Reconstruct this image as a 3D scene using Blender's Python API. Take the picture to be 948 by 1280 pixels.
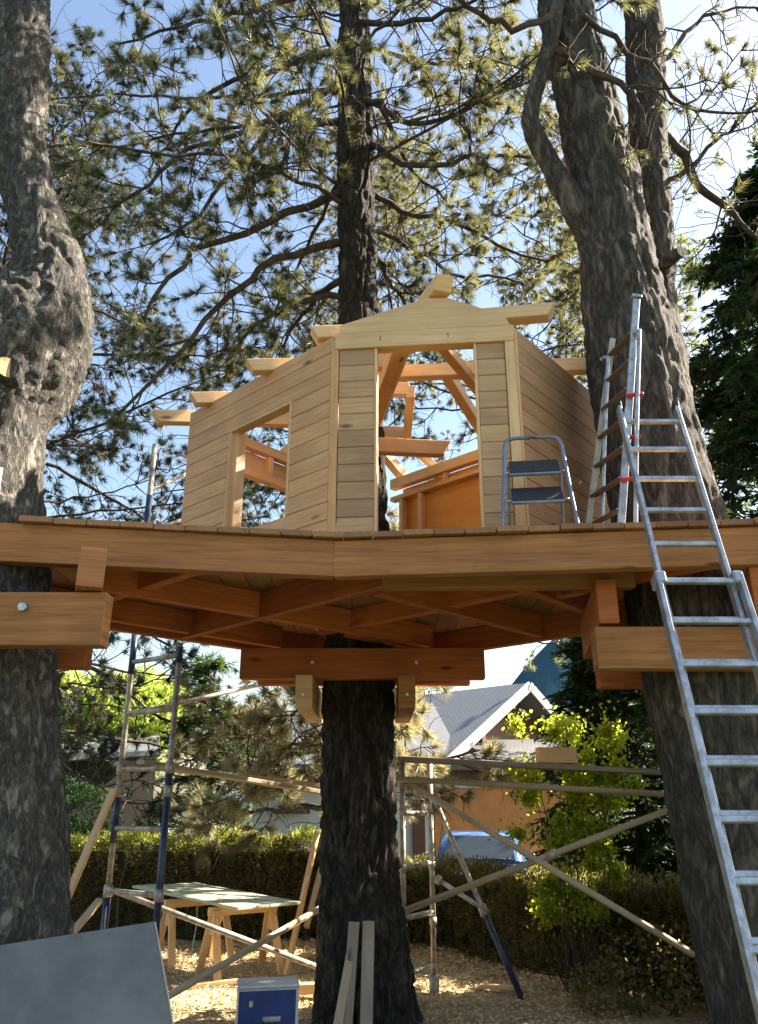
import bpy, bmesh, math, random
import numpy as np
from mathutils import Vector, Matrix, noise
random.seed(7); RNG = np.random.default_rng(11)
R = math.radians
for o in list(bpy.data.objects): bpy.data.objects.remove(o)
S = bpy.context.scene
COL = S.collection

# ------------------------------------------------------------------ camera, sky, sun, exposure
EYE = 1.8; PITCH = R(20.0)
cam = bpy.data.cameras.new('camera'); camo = bpy.data.objects.new('camera', cam); COL.objects.link(camo)
camo.location = (0, 0, EYE); camo.rotation_euler = (R(90) + PITCH, 0, 0)
cam.sensor_fit = 'HORIZONTAL'; cam.sensor_width = 36.0; cam.lens = 36.0 * 1000.0 / 948.0
cam.clip_start = 0.05; cam.clip_end = 3000
S.camera = camo
SUN_DIR = Vector((math.sin(R(70)), math.cos(R(70)), 0)); SUN_EL = R(39)
w = bpy.data.worlds.new('World'); S.world = w; w.use_nodes = True
nt = w.node_tree; bg = nt.nodes['Background']
sky = nt.nodes.new('ShaderNodeTexSky'); sky.sky_type = 'NISHITA'; sky.sun_disc = False
sky.sun_elevation = SUN_EL; sky.sun_rotation = math.atan2(SUN_DIR.x, SUN_DIR.y)
sky.air_density = 1.3; sky.dust_density = 1.6; sky.ozone_density = 0.9
nt.links.new(sky.outputs[0], bg.inputs[0]); bg.inputs[1].default_value = 0.055
sl = bpy.data.lights.new('sun', 'SUN'); sl.energy = 5.0; sl.angle = R(0.5); sl.color = (1.0, 0.90, 0.74)
so = bpy.data.objects.new('sun', sl); COL.objects.link(so)
sd = Vector((SUN_DIR.x * math.cos(SUN_EL), SUN_DIR.y * math.cos(SUN_EL), math.sin(SUN_EL)))
so.rotation_euler = sd.to_track_quat('Z', 'Y').to_euler(); so.location = (10, 12, 12)
S.view_settings.view_transform = 'Standard'; S.view_settings.look = 'None'
S.view_settings.exposure = 2.4; S.view_settings.gamma = 1.0
S.render.resolution_x = 758; S.render.resolution_y = 1024

# ------------------------------------------------------------------ layout helpers
CP, SP = math.cos(PITCH), math.sin(PITCH)
def W(px, py, Y):
    """point at forward distance Y that the photograph shows at px,py"""
    x = (px - 474) / 1000; y = (640 - py) / 1000
    t = Y / (CP - SP * y)
    return Vector((x * t, Y, EYE + (SP + CP * y) * t))
def V(*a): return Vector(a)

# ------------------------------------------------------------------ object helpers
def wm(o):
    return o.matrix_basis.copy() if o.parent is None else wm(o.parent) @ o.matrix_basis
def link(o, parent=None, world=None):
    COL.objects.link(o)
    world = world or Matrix.Identity(4)
    if parent is not None:
        o.parent = parent; o.matrix_basis = wm(parent).inverted() @ world
    else: o.matrix_basis = world
    return o
def tag(o, label=None, cat=None, group=None, kind=None):
    if label: o['label'] = label
    if cat: o['category'] = cat
    if group: o['group'] = group
    if kind: o['kind'] = kind
    return o
def thing(name, loc, label, cat, group=None):
    o = bpy.data.objects.new(name, None); o.empty_display_size = .1
    link(o, None, Matrix.Translation(Vector(loc)))
    return tag(o, label, cat, group)
def mobj(name, me, mat=None, parent=None, world=None):
    if mat is not None and len(me.materials) == 0: me.materials.append(mat)
    return link(bpy.data.objects.new(name, me), parent, world)

_cache = {}
def uv_box(bm):
    uvl = bm.loops.layers.uv.verify()
    for f in bm.faces:
        n = f.normal; a = max(range(3), key=lambda i: abs(n[i]))
        for l in f.loops:
            c = l.vert.co
            if a == 0: l[uvl].uv = (c.y * .25 + 7.7, c.z + 3.1)
            elif a == 1: l[uvl].uv = (c.x, c.z + 1.3)
            else: l[uvl].uv = (c.x, c.y)
def box_mesh(L, w_, h, bev=.004, c0=0, c1=0, mat=None):
    """box along x, centred; c0/c1 pull the lower edge of the ends inward"""
    key = ('b', round(L, 3), round(w_, 3), round(h, 3), bev, round(c0, 3), round(c1, 3), mat.name if mat else '')
    if key in _cache: return _cache[key]
    bm = bmesh.new(); bmesh.ops.create_cube(bm, size=1)
    for v in bm.verts:
        v.co.x *= L; v.co.y *= w_; v.co.z *= h
        if v.co.z < 0: v.co.x += c0 if v.co.x < 0 else -c1
    if bev > 0:
        bmesh.ops.bevel(bm, geom=list(bm.edges), offset=min(bev, w_ * .3, h * .3), segments=1, affect='EDGES')
    bm.normal_update(); uv_box(bm)
    me = bpy.data.meshes.new('beam'); bm.to_mesh(me); bm.free()
    if mat: me.materials.append(mat)
    _cache[key] = me
    return me
def frame(a, b, up=Vector((0, 0, 1))):
    x = (b - a).normalized(); y = up.cross(x)
    if y.length < 1e-4: y = Vector((0, 1, 0)).cross(x)
    y.normalize(); z = x.cross(y)
    m = Matrix((x, y, z)).transposed().to_4x4(); m.translation = (a + b) / 2
    return m
def beam(name, a, b, w_, h, mat, parent=None, up=Vector((0, 0, 1)), bev=.004, c0=0, c1=0):
    a = Vector(a); b = Vector(b)
    return mobj(name, box_mesh((b - a).length, w_, h, bev, c0, c1, mat), None, parent, frame(a, b, up))
def tube_mesh(L, r, mat, sides=12, r2=None, hollow=False):
    key = ('t', round(L, 3), round(r, 4), sides, mat.name, r2)
    if key in _cache: return _cache[key]
    bm = bmesh.new()
    bmesh.ops.create_cone(bm, cap_ends=True, segments=sides, radius1=r, radius2=r if r2 is None else r2, depth=L,
                          matrix=Matrix.Rotation(R(90), 4, 'Y'))
    for f in bm.faces: f.smooth = len(f.verts) == 4
    bm.normal_update(); uv_box(bm)
    me = bpy.data.meshes.new('tube'); bm.to_mesh(me); bm.free(); me.materials.append(mat)
    _cache[key] = me
    return me
def pole(name, a, b, r, mat, parent=None, sides=12, r2=None):
    a = Vector(a); b = Vector(b)
    return mobj(name, tube_mesh((b - a).length, r, mat, sides, r2), None, parent, frame(a, b))
def raw_mesh(name, verts, faces, mat, smooth=False):
    """numpy verts (n,3), faces (m,k)"""
    me = bpy.data.meshes.new(name)
    verts = np.asarray(verts, dtype=np.float32); faces = np.asarray(faces, dtype=np.int32)
    m, k = faces.shape
    me.vertices.add(len(verts)); me.vertices.foreach_set('co', verts.ravel())
    me.loops.add(m * k); me.loops.foreach_set('vertex_index', faces.ravel())
    me.polygons.add(m); me.polygons.foreach_set('loop_start', np.arange(0, m * k, k, dtype=np.int32))
    try: me.polygons.foreach_set('loop_total', np.full(m, k, dtype=np.int32))
    except Exception: pass
    me.polygons.foreach_set('use_smooth', np.full(m, smooth, dtype=bool))
    me.update(calc_edges=True); me.validate()
    if mat: me.materials.append(mat)
    return me
def prism(name, poly, z0, z1, mat, parent=None):
    """vertical prism over an xy polygon"""
    c = Vector((sum(p[0] for p in poly) / len(poly), sum(p[1] for p in poly) / len(poly), (z0 + z1) / 2))
    bm = bmesh.new()
    b = [bm.verts.new((p[0] - c.x, p[1] - c.y, z0 - c.z)) for p in poly]
    t = [bm.verts.new((p[0] - c.x, p[1] - c.y, z1 - c.z)) for p in poly]
    n = len(poly)
    bm.faces.new(b[::-1]); bm.faces.new(t)
    for i in range(n): bm.faces.new((b[i], b[(i + 1) % n], t[(i + 1) % n], t[i]))
    bmesh.ops.recalc_face_normals(bm, faces=bm.faces)
    bm.normal_update()
    uvl = bm.loops.layers.uv.verify()
    for f in bm.faces:
        for l in f.loops:
            v = l.vert.co
            l[uvl].uv = (v.y, v.x + v.z * .7)
    me = bpy.data.meshes.new(name); bm.to_mesh(me); bm.free()
    return mobj(name, me, mat, parent, Matrix.Translation(c))
def plate(name, pts, nrm, th, mat, parent=None, udir=None):
    """flat polygon of 3-D points thickened by th against nrm"""
    pts = [Vector(p) for p in pts]; nrm = Vector(nrm).normalized()
    c = sum(pts, Vector()) / len(pts)
    ud = (Vector(udir) if udir else (pts[1] - pts[0])).normalized(); vd = nrm.cross(ud)
    bm = bmesh.new(); n = len(pts)
    t = [bm.verts.new(p - c) for p in pts]; b = [bm.verts.new(p - c - nrm * th) for p in pts]
    bm.faces.new(t); bm.faces.new(b[::-1])
    for i in range(n): bm.faces.new((t[i], b[i], b[(i + 1) % n], t[(i + 1) % n]))
    bmesh.ops.recalc_face_normals(bm, faces=bm.faces); bm.normal_update()
    uvl = bm.loops.layers.uv.verify()
    for f in bm.faces:
        for l in f.loops: l[uvl].uv = (l.vert.co.dot(ud), l.vert.co.dot(vd) + l.vert.co.dot(nrm))
    me = bpy.data.meshes.new(name); bm.to_mesh(me); bm.free()
    return mobj(name, me, mat, parent, Matrix.Translation(c))

# ------------------------------------------------------------------ materials
class NT:
    def __init__(s, name):
        s.m = bpy.data.materials.new(name); s.m.use_nodes = True
        s.t = s.m.node_tree; s.b = s.t.nodes['Principled BSDF']; s.out = s.t.nodes['Material Output']
    def n(s, typ, **kw):
        nd = s.t.nodes.new(typ)
        for k, v in kw.items():
            if k.startswith('i_'):
                key = k[2:]; nd.inputs[int(key) if key.isdigit() else key.replace('_', ' ')].default_value = v
            else: setattr(nd, k, v)
        return nd
    def l(s, a, b): s.t.links.new(a, b)
    def ramp(s, fac, stops):
        r = s.n('ShaderNodeValToRGB'); e = r.color_ramp.elements
        while len(e) < len(stops): e.new(.5)
        for i, (p, c) in enumerate(stops): e[i].position = p; e[i].color = (*c, 1) if len(c) == 3 else c
        s.l(fac, r.inputs[0]); return r.outputs[0]
    def mix(s, fac, a, b, mode='MIX'):
        x = s.n('ShaderNodeMix', data_type='RGBA', blend_type=mode)
        for sock, v in ((0, fac), (6, a), (7, b)):
            if hasattr(v, 'is_linked'): s.l(v, x.inputs[sock])
            else: x.inputs[sock].default_value = v if sock == 0 else (*v, 1)
        return x.outputs[2]
    def math(s, op, a, b=None):
        x = s.n('ShaderNodeMath', operation=op)
        for i, v in enumerate((a, b)):
            if v is None: continue
            if hasattr(v, 'is_linked'): s.l(v, x.inputs[i])
            else: x.inputs[i].default_value = v
        return x.outputs[0]
    def bump(s, h, strength, dist=.01):
        bp = s.n('ShaderNodeBump'); bp.inputs['Strength'].default_value = strength; bp.inputs['Distance'].default_value = dist
        s.l(h, bp.inputs['Height']); s.l(bp.outputs[0], s.b.inputs['Normal'])
    def col(s, c):
        if hasattr(c, 'is_linked'): s.l(c, s.b.inputs['Base Color'])
        else: s.b.inputs['Base Color'].default_value = (*c, 1)
    def rough(s, v): s.b.inputs['Roughness'].default_value = v

def wood(name, c_dark, c_light, var=.25, knots=True, rough=.6, tint=None):
    k = NT(name)
    uv = k.n('ShaderNodeUVMap'); oi = k.n('ShaderNodeObjectInfo')
    rnd = k.math('MULTIPLY', oi.outputs['Random'], 37.0)
    cmb = k.n('ShaderNodeCombineXYZ'); k.l(rnd, cmb.inputs[0]); k.l(rnd, cmb.inputs[1])
    add = k.n('ShaderNodeVectorMath', operation='ADD'); k.l(uv.outputs[0], add.inputs[0]); k.l(cmb.outputs[0], add.inputs[1])
    mp = k.n('ShaderNodeMapping'); mp.inputs['Scale'].default_value = (1.3, 26, 1); k.l(add.outputs[0], mp.inputs[0])
    n1 = k.n('ShaderNodeTexNoise', i_Scale=1.0, i_Detail=5.0, i_Roughness=.6, i_Distortion=.6); k.l(mp.outputs[0], n1.inputs[0])
    mp2 = k.n('ShaderNodeMapping'); mp2.inputs['Scale'].default_value = (5, 190, 1); k.l(add.outputs[0], mp2.inputs[0])
    n2 = k.n('ShaderNodeTexNoise', i_Scale=1.0, i_Detail=3.0); k.l(mp2.outputs[0], n2.inputs[0])
    n3 = k.n('ShaderNodeTexNoise', i_Scale=2.2, i_Detail=4.0); k.l(add.outputs[0], n3.inputs[0])
    g = k.math('ADD', k.math('MULTIPLY', n1.outputs[0], .6), k.math('MULTIPLY', n2.outputs[0], .4))
    c = k.ramp(g, [(.33, c_dark), (.62, c_light)])
    c = k.mix(k.ramp(n3.outputs[0], [(.35, (0, 0, 0)), (.75, (.45, .45, .45))]), c, tuple(x * .62 for x in c_dark))
    h = g
    if knots:
        mp3 = k.n('ShaderNodeMapping'); mp3.inputs['Scale'].default_value = (1.7, 5.2, 1); k.l(add.outputs[0], mp3.inputs[0])
        vo = k.n('ShaderNodeTexVoronoi', i_Scale=1.0, i_Randomness=1.0); k.l(mp3.outputs[0], vo.inputs[0])
        kf = k.ramp(vo.outputs['Distance'], [(.045, (1, 1, 1)), (.13, (0, 0, 0))])
        sel = k.n('ShaderNodeSeparateColor'); k.l(vo.outputs['Color'], sel.inputs[0])
        kf2 = k.math('MULTIPLY', kf, k.math('GREATER_THAN', sel.outputs[0], .5))
        c = k.mix(kf2, c, tuple(x * .32 for x in c_dark))
    # per-board tone
    mr = k.n('ShaderNodeMapRange'); mr.inputs[3].default_value = 1 - var; mr.inputs[4].default_value = 1 + var * .45
    k.l(oi.outputs['Random'], mr.inputs[0])
    c = k.mix(1.0, c, mr.outputs[0], 'MULTIPLY')
    k.col(c); k.rough(rough); k.bump(h, .5, .005)
    return k.m

def plain(name, c, rough=.5, metal=0.0, var=.15, scale=14, bump=.1, dirt=None):
    k = NT(name)
    tc = k.n('ShaderNodeTexCoord'); ns = k.n('ShaderNodeTexNoise', i_Scale=float(scale), i_Detail=6.0, i_Roughness=.65); k.l(tc.outputs['Object'], ns.inputs[0])
    d = dirt or tuple(x * (1 - var * 1.6) for x in c)
    cc = k.ramp(ns.outputs[0], [(.38, d), (.6, c)])
    k.col(cc); k.b.inputs['Metallic'].default_value = metal
    rr = k.n('ShaderNodeMapRange'); rr.inputs[3].default_value = min(1, rough + .15); rr.inputs[4].default_value = max(.05, rough - .1); k.l(ns.outputs[0], rr.inputs[0])
    k.l(rr.outputs[0], k.b.inputs['Roughness'])
    if bump: k.bump(ns.outputs[0], bump, .003)
    return k.m

def bark(name, c_crack, c_mid, c_light, moss=0.0, sz=9.0, lichen=.35, zs=.26):
    k = NT(name)
    tc = k.n('ShaderNodeTexCoord')
    mp = k.n('ShaderNodeMapping'); mp.inputs['Scale'].default_value = (1, 1, zs); k.l(tc.outputs['Object'], mp.inputs[0])
    nz = k.n('ShaderNodeTexNoise', i_Scale=6.0, i_Detail=4.0); k.l(mp.outputs[0], nz.inputs[0])
    mixv = k.n('ShaderNodeVectorMath', operation='MULTIPLY_ADD'); k.l(nz.outputs['Color'], mixv.inputs[0]); mixv.inputs[1].default_value = (.22, .22, .22); k.l(mp.outputs[0], mixv.inputs[2])
    nr = k.n('ShaderNodeTexNoise', i_Scale=sz * .5, i_Detail=7.0, i_Roughness=.62); k.l(mixv.outputs[0], nr.inputs[0])
    rid = k.math('MINIMUM', k.math('MULTIPLY', k.math('ABSOLUTE', k.math('SUBTRACT', nr.outputs[0], .5)), 7.0), 1.0)
    n2 = k.n('ShaderNodeTexNoise', i_Scale=38.0, i_Detail=6.0, i_Roughness=.6); k.l(mp.outputs[0], n2.inputs[0])
    h = k.math('ADD', k.math('MULTIPLY', rid, .6), k.math('MULTIPLY', n2.outputs[0], .7))
    c = k.ramp(h, [(.30, c_crack), (.66, c_mid), (1.0, c_light)])
    n3 = k.n('ShaderNodeTexNoise', i_Scale=5.0, i_Detail=7.0, i_Roughness=.75); k.l(tc.outputs['Object'], n3.inputs[0])
    c = k.mix(k.ramp(n3.outputs[0], [(.55, (0, 0, 0)), (.68, (lichen,) * 3)]), c, (.30, .31, .27))
    if moss > 0:
        ge = k.n('ShaderNodeNewGeometry'); sx = k.n('ShaderNodeSeparateXYZ'); k.l(ge.outputs['True Normal'], sx.inputs[0])
        f = k.math('MULTIPLY', k.ramp(sx.outputs[2], [(.5, (0, 0, 0)), (.8, (1, 1, 1))]), k.ramp(n3.outputs[0], [(.38, (0, 0, 0)), (.55, (moss,) * 3)]))
        c = k.mix(f, c, (.20, .19, .03))
    k.col(c); k.rough(.95); k.bump(h, 1.0, .03)
    return k.m

def leafmat(name, c1, c2, trans, tr_amt=.45, rough=.5, scale=1.2, dead=None):
    """foliage: colour varies by clump and by leaf, light passes through"""
    k = NT(name)
    tc = k.n('ShaderNodeTexCoord'); ns = k.n('ShaderNodeTexNoise', i_Scale=float(scale), i_Detail=3.0); k.l(tc.outputs['Object'], ns.inputs[0])
    ge = k.n('ShaderNodeNewGeometry')
    f = k.math('ADD', k.math('MULTIPLY', ns.outputs[0], .8), k.math('MULTIPLY', ge.outputs['Random Per Island'], .35))
    c = k.ramp(f, [(.4, c1), (.75, c2)])
    if dead:
        n2 = k.n('ShaderNodeTexNoise', i_Scale=1.7, i_Detail=1.0); k.l(tc.outputs['Object'], n2.inputs[0])
        c = k.mix(k.ramp(n2.outputs[0], [(.66, (0, 0, 0)), (.72, (1, 1, 1))]), c, dead)
    k.col(c); k.rough(rough)
    tl = k.n('ShaderNodeBsdfTranslucent')
    k.l(k.mix(.7, c, trans), tl.inputs[0])
    mx = k.n('ShaderNodeMixShader'); mx.inputs[0].default_value = tr_amt
    k.l(k.b.outputs[0], mx.inputs[1]); k.l(tl.outputs[0], mx.inputs[2]); k.l(mx.outputs[0], k.out.inputs[0])
    return k.m

M = {}
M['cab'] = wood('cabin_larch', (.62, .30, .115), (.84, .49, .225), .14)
M['cab2'] = wood('cabin_larch_brown_shaded', (.42, .225, .105), (.60, .355, .18), .15)
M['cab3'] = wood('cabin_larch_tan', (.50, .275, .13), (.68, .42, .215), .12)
M['spruce'] = wood('pale_spruce', (.72, .41, .165), (.87, .59, .31), .10)
M['panel'] = wood('orange_glow_sheathing', (.76, .31, .05), (.88, .43, .085), .1, knots=False)  # orange sheathing, brightened to carry the cabin's warm bounced glow in its colour
M['deck'] = wood('deck_larch', (.28, .125, .046), (.42, .205, .08), .3)
M['fascia'] = wood('fascia_douglas', (.24, .085, .022), (.50, .215, .066), .18, rough=.75)
M['joist'] = wood('joist_douglas', (.36, .085, .018), (.68, .205, .05), .25, rough=.75)  # reddish wood, saturated further to carry the warm bounce from the ground
M['oldwood'] = wood('weathered_board', (.27, .21, .15), (.45, .36, .26), .3)
M['brownstep'] = wood('brown_step', (.08, .055, .035), (.15, .105, .068), .2, knots=False)
M['polewood'] = wood('pole_wood', (.40, .30, .18), (.58, .46, .30), .2, knots=False)
M['alu'] = plain('aluminium', (.50, .52, .54), .34, .65, .3, 16, .1, dirt=(.30, .30, .30))
M['galv'] = plain('dirty_galvanised', (.50, .45, .37), .45, .35, .3, 12, dirt=(.25, .20, .14))
M['bluetube'] = plain('blue_scaffold_paint', (.022, .040, .115), .35, .2, .4, 14, dirt=(.07, .07, .075))
M['stoolframe'] = plain('grey_enamel_tube', (.20, .24, .31), .3, .5, .1, 10)
M['rubber'] = plain('ribbed_black_rubber', (.028, .028, .032), .6, 0, .3, 40)
M['red'] = plain('red_plastic', (.55, .03, .06), .4, 0, .1, 10)
M['yellowrail'] = plain('yellowed_fibreglass', (.44, .42, .32), .5, 0, .2, 10)
M['steel'] = plain('bolt_steel', (.5, .5, .48), .35, .9, .2, 30)
M['greysheet'] = plain('grey_sheet', (.155, .152, .14), .40, 0, .3, 3.0, .12, dirt=(.11, .108, .10))
M['bluecase'] = plain('blue_case', (.012, .04, .19), .4, 0, .2, 6, .05)
M['whiteframe'] = plain('white_edge', (.62, .60, .55), .5, 0, .15, 8)
M['bark_left'] = bark('bark_left', (.030, .027, .024), (.105, .092, .078), (.21, .185, .155), .9, 30, .3, .4)
M['bark_mid'] = bark('bark_pine', (.010, .008, .006), (.040, .030, .022), (.085, .064, .048), .0, 24, .12)
M['bark_right'] = bark('bark_right', (.026, .021, .017), (.092, .073, .058), (.165, .134, .108), .0, 20, .12)
M['bark_bg'] = bark('bark_far', (.02, .015, .012), (.08, .058, .04), (.14, .105, .075), .0, 9, .15)
M['twig'] = plain('twig_bark', (.085, .062, .045), .9, 0, .4, 9, 0)
M['cutwood'] = plain('sawn_end', (.55, .36, .16), .7, 0, .25, 22)
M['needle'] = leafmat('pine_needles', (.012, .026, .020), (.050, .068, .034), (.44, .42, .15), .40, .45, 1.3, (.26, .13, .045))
M['needle_shaded'] = leafmat('pine_needles_shaded', (.008, .020, .018), (.028, .044, .030), (.16, .20, .10), .25, .45, 1.3, (.22, .12, .045))  # darker copy of the needles: canopy shade put into the colour
M['needle_lo_sunlit'] = leafmat('pine_needles_low_sunlit', (.15, .155, .075), (.32, .28, .15), (.62, .54, .27), .5, .4, 1.3, (.26, .15, .06))  # paler copy of the needles: sunlight on the low boughs put into the colour
M['fir'] = leafmat('fir_needles', (.02, .05, .012), (.06, .12, .025), (.22, .36, .06), .35, .5, 1.6)
M['thuja'] = leafmat('thuja_scales', (.010, .028, .012), (.035, .07, .022), (.12, .22, .04), .25, .5, 1.8)
M['larch'] = leafmat('larch_needles', (.10, .14, .03), (.20, .24, .07), (.55, .6, .2), .5, .5, 1.2)
M['bright'] = leafmat('bright_leaves', (.07, .14, .012), (.24, .30, .025), (.75, .82, .06), .62, .45, 5.0)
M['hedge'] = leafmat('hedge_leaves', (.05, .05, .016), (.165, .14, .045), (.45, .40, .10), .4, .3, 3.0)
M['hedgetop_lit'] = leafmat('sunlit_hedge_shoots', (.12, .16, .025), (.25, .27, .05), (.62, .64, .12), .55, .4, 3.0)  # sunlight on the hedge top painted in as yellow-green
M['yellowtree'] = leafmat('yellow_green_leaves', (.16, .24, .03), (.30, .36, .06), (.7, .8, .15), .55, .5, .8)
M['bush'] = leafmat('bush_leaves', (.02, .06, .02), (.05, .11, .03), (.15, .3, .05), .3, .5, 3.0)

# ------------------------------------------------------------------ geometry for trees
def catmull(P, n):
    P = np.asarray(P, float); k = len(P)
    Q = np.vstack([2 * P[0] - P[1], P, 2 * P[-1] - P[-2]])
    t = np.linspace(0, k - 1 - 1e-6, n); i = t.astype(int); f = (t - i)[:, None]
    a, b, c, d = Q[i], Q[i + 1], Q[i + 2], Q[i + 3]
    return .5 * (2 * b + (c - a) * f + (2 * a - 5 * b + 4 * c - d) * f ** 2 + (3 * b - a - 3 * c + d) * f ** 3)
def norm(a): return a / np.maximum(np.linalg.norm(a, axis=-1, keepdims=True), 1e-9)
def tubes(P, Rd, sides):
    """P (N,K,3), Rd (N,K) -> verts, quads"""
    N, K, _ = P.shape
    T = np.empty_like(P); T[:, 1:-1] = P[:, 2:] - P[:, :-2]; T[:, 0] = P[:, 1] - P[:, 0]; T[:, -1] = P[:, -1] - P[:, -2]
    T = norm(T)
    ref = np.zeros_like(T); m = np.abs(T[:, :1, 2]) > .9; ref[..., 2] = 1
    ref = np.where(m[..., None], np.array([1., 0, 0]), ref)
    A = norm(np.cross(T, ref)); B = np.cross(T, A)
    th = np.arange(sides) * 2 * np.pi / sides
    X = P[:, :, None] + Rd[:, :, None, None] * (np.cos(th)[None, None, :, None] * A[:, :, None] + np.sin(th)[None, None, :, None] * B[:, :, None])
    idx = np.arange(N * K * sides).reshape(N, K, sides); nx = np.roll(idx, -1, axis=2)
    F = np.stack([idx[:, :-1], nx[:, :-1], nx[:, 1:], idx[:, 1:]], -1).reshape(-1, 4)
    return X.reshape(-1, 3), F
def merge(parts):
    vs, fs, o = [], [], 0
    for v, f in parts:
        if len(v) == 0: continue
        vs.append(v); fs.append(f + o); o += len(v)
    return np.vstack(vs), np.vstack(fs)
def big_trunk(name, pts, mat, parent, seed, na=120, step=.028, depth=.020, kz=.28, ks=13.0):
    """pts: (x,y,z,r) list; bark ridges are real relief"""
    pts = np.array(pts, float)
    L = np.sum(np.linalg.norm(np.diff(pts[:, :3], axis=0), axis=1)); n = int(L / step)
    C = catmull(pts, n); C, rad = C[:, :3], np.maximum(C[:, 3], .02)
    T = norm(np.gradient(C, axis=0)); A = norm(np.cross(T, np.array([0, 1., 0.05]))); B = np.cross(T, A)
    th = np.arange(na) * 2 * np.pi / na
    D = np.cos(th)[None, :, None] * A[:, None] + np.sin(th)[None, :, None] * B[:, None]
    X = C[:, None] + D * rad[:, None, None]
    disp = np.empty((n, na)); ox = seed * 13.7
    for i in range(n):
        for j in range(na):
            x, y, z = X[i, j]
            wv = noise.noise((x * 3 + ox, y * 3, z * 1.4)) * .12
            r1 = abs(noise.fractal((x * ks * .42 + ox + wv, y * ks * .42 + wv, z * ks * .42 * kz), .9, 2.0, 2))
            r2 = abs(noise.noise((x * ks + ox, y * ks + 5, z * ks * kz * 1.3)))
            cr = min(r1 / .22, 1.0) * .65 + min(r2 / .3, 1.0) * .35
            disp[i, j] = (cr - .8) * depth * 1.9 + noise.fractal((x * 9 + ox, y * 9, z * 3.2), 1.0, 2.0, 4) * .022 + noise.fractal((x * 2.2 + ox, y * 2.2, z * 1.2), 1.0, 2.0, 3) * .026 + noise.noise((x * 28, y * 28, z * 14 + ox)) * .008
    X = X + D * (disp * np.minimum(1, rad[:, None] / .3))[:, :, None]
    idx = np.arange(n * na).reshape(n, na); nx = np.roll(idx, -1, 1)
    F = np.stack([idx[:-1], nx[:-1], nx[1:], idx[1:]], -1).reshape(-1, 4)
    me = raw_mesh(name, X.reshape(-1, 3), F, mat, True)
    return mobj(name, me, None, parent, Matrix.Identity(4))
def sprout(starts, dirs, lens, K, curl, grav, rng):
    N = len(starts); P = np.empty((N, K, 3)); P[:, 0] = starts; d = norm(dirs)
    bend = rng.normal(0, curl, (N, 3))
    for i in range(1, K):
        d = norm(d + bend * .6 + rng.normal(0, curl, (N, 3)) + np.array([0, 0, grav]) * (i / K))
        P[:, i] = P[:, i - 1] + d * (lens / (K - 1))[:, None]
    return P, d
def along(P, n_each, t0, rng, t1=1.0):
    """random places on polylines P (N,K,3): points and tangents"""
    N, K, _ = P.shape
    li = np.repeat(np.arange(N), n_each); t = rng.uniform(t0, t1, len(li)) * (K - 1) * .9999
    i = t.astype(int); f = (t - i)[:, None]
    a, b = P[li, i], P[li, i + 1]
    return a + (b - a) * f, norm(b - a), li, t / (K - 1)
def needles(P, D, n, L, wd, rng, lo=.25, hi=1.25, back=.1):
    N = len(P); D = norm(D)
    p = np.repeat(P, n, 0); d = np.repeat(D, n, 0); m = N * n
    q = rng.normal(size=(m, 3)); q = norm(q - (q * d).sum(1, keepdims=True) * d)
    an = rng.uniform(lo, hi, m)[:, None]
    nd = d * np.cos(an) + q * np.sin(an)
    base = p - d * rng.uniform(0, back, m)[:, None]
    tip = base + nd * (L * rng.uniform(.65, 1.1, m))[:, None]; tip[:, 2] -= .1 * L
    s = norm(np.cross(nd, rng.normal(size=(m, 3)))) * wd / 2
    X = np.stack([base - s, base + s, tip], 1).reshape(-1, 3)
    return X, np.arange(m * 3).reshape(m, 3)
def leaves(P, D, Nn, L, wd, rng):
    """pointed leaves, one rhombus each: P base, D direction, Nn rough normal"""
    m = len(P); D = norm(D); s = norm(np.cross(D, Nn))
    l = (L * rng.uniform(.6, 1.2, m))[:, None]; wv = s * (wd * .5 * rng.uniform(.7, 1.2, m))[:, None]
    up = norm(np.cross(s, D)) * (l * .08)
    X = np.stack([P, P + D * l * .45 - wv + up, P + D * l, P + D * l * .45 + wv + up], 1).reshape(-1, 3)
    return X, np.arange(m * 4).reshape(m, 4)

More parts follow.
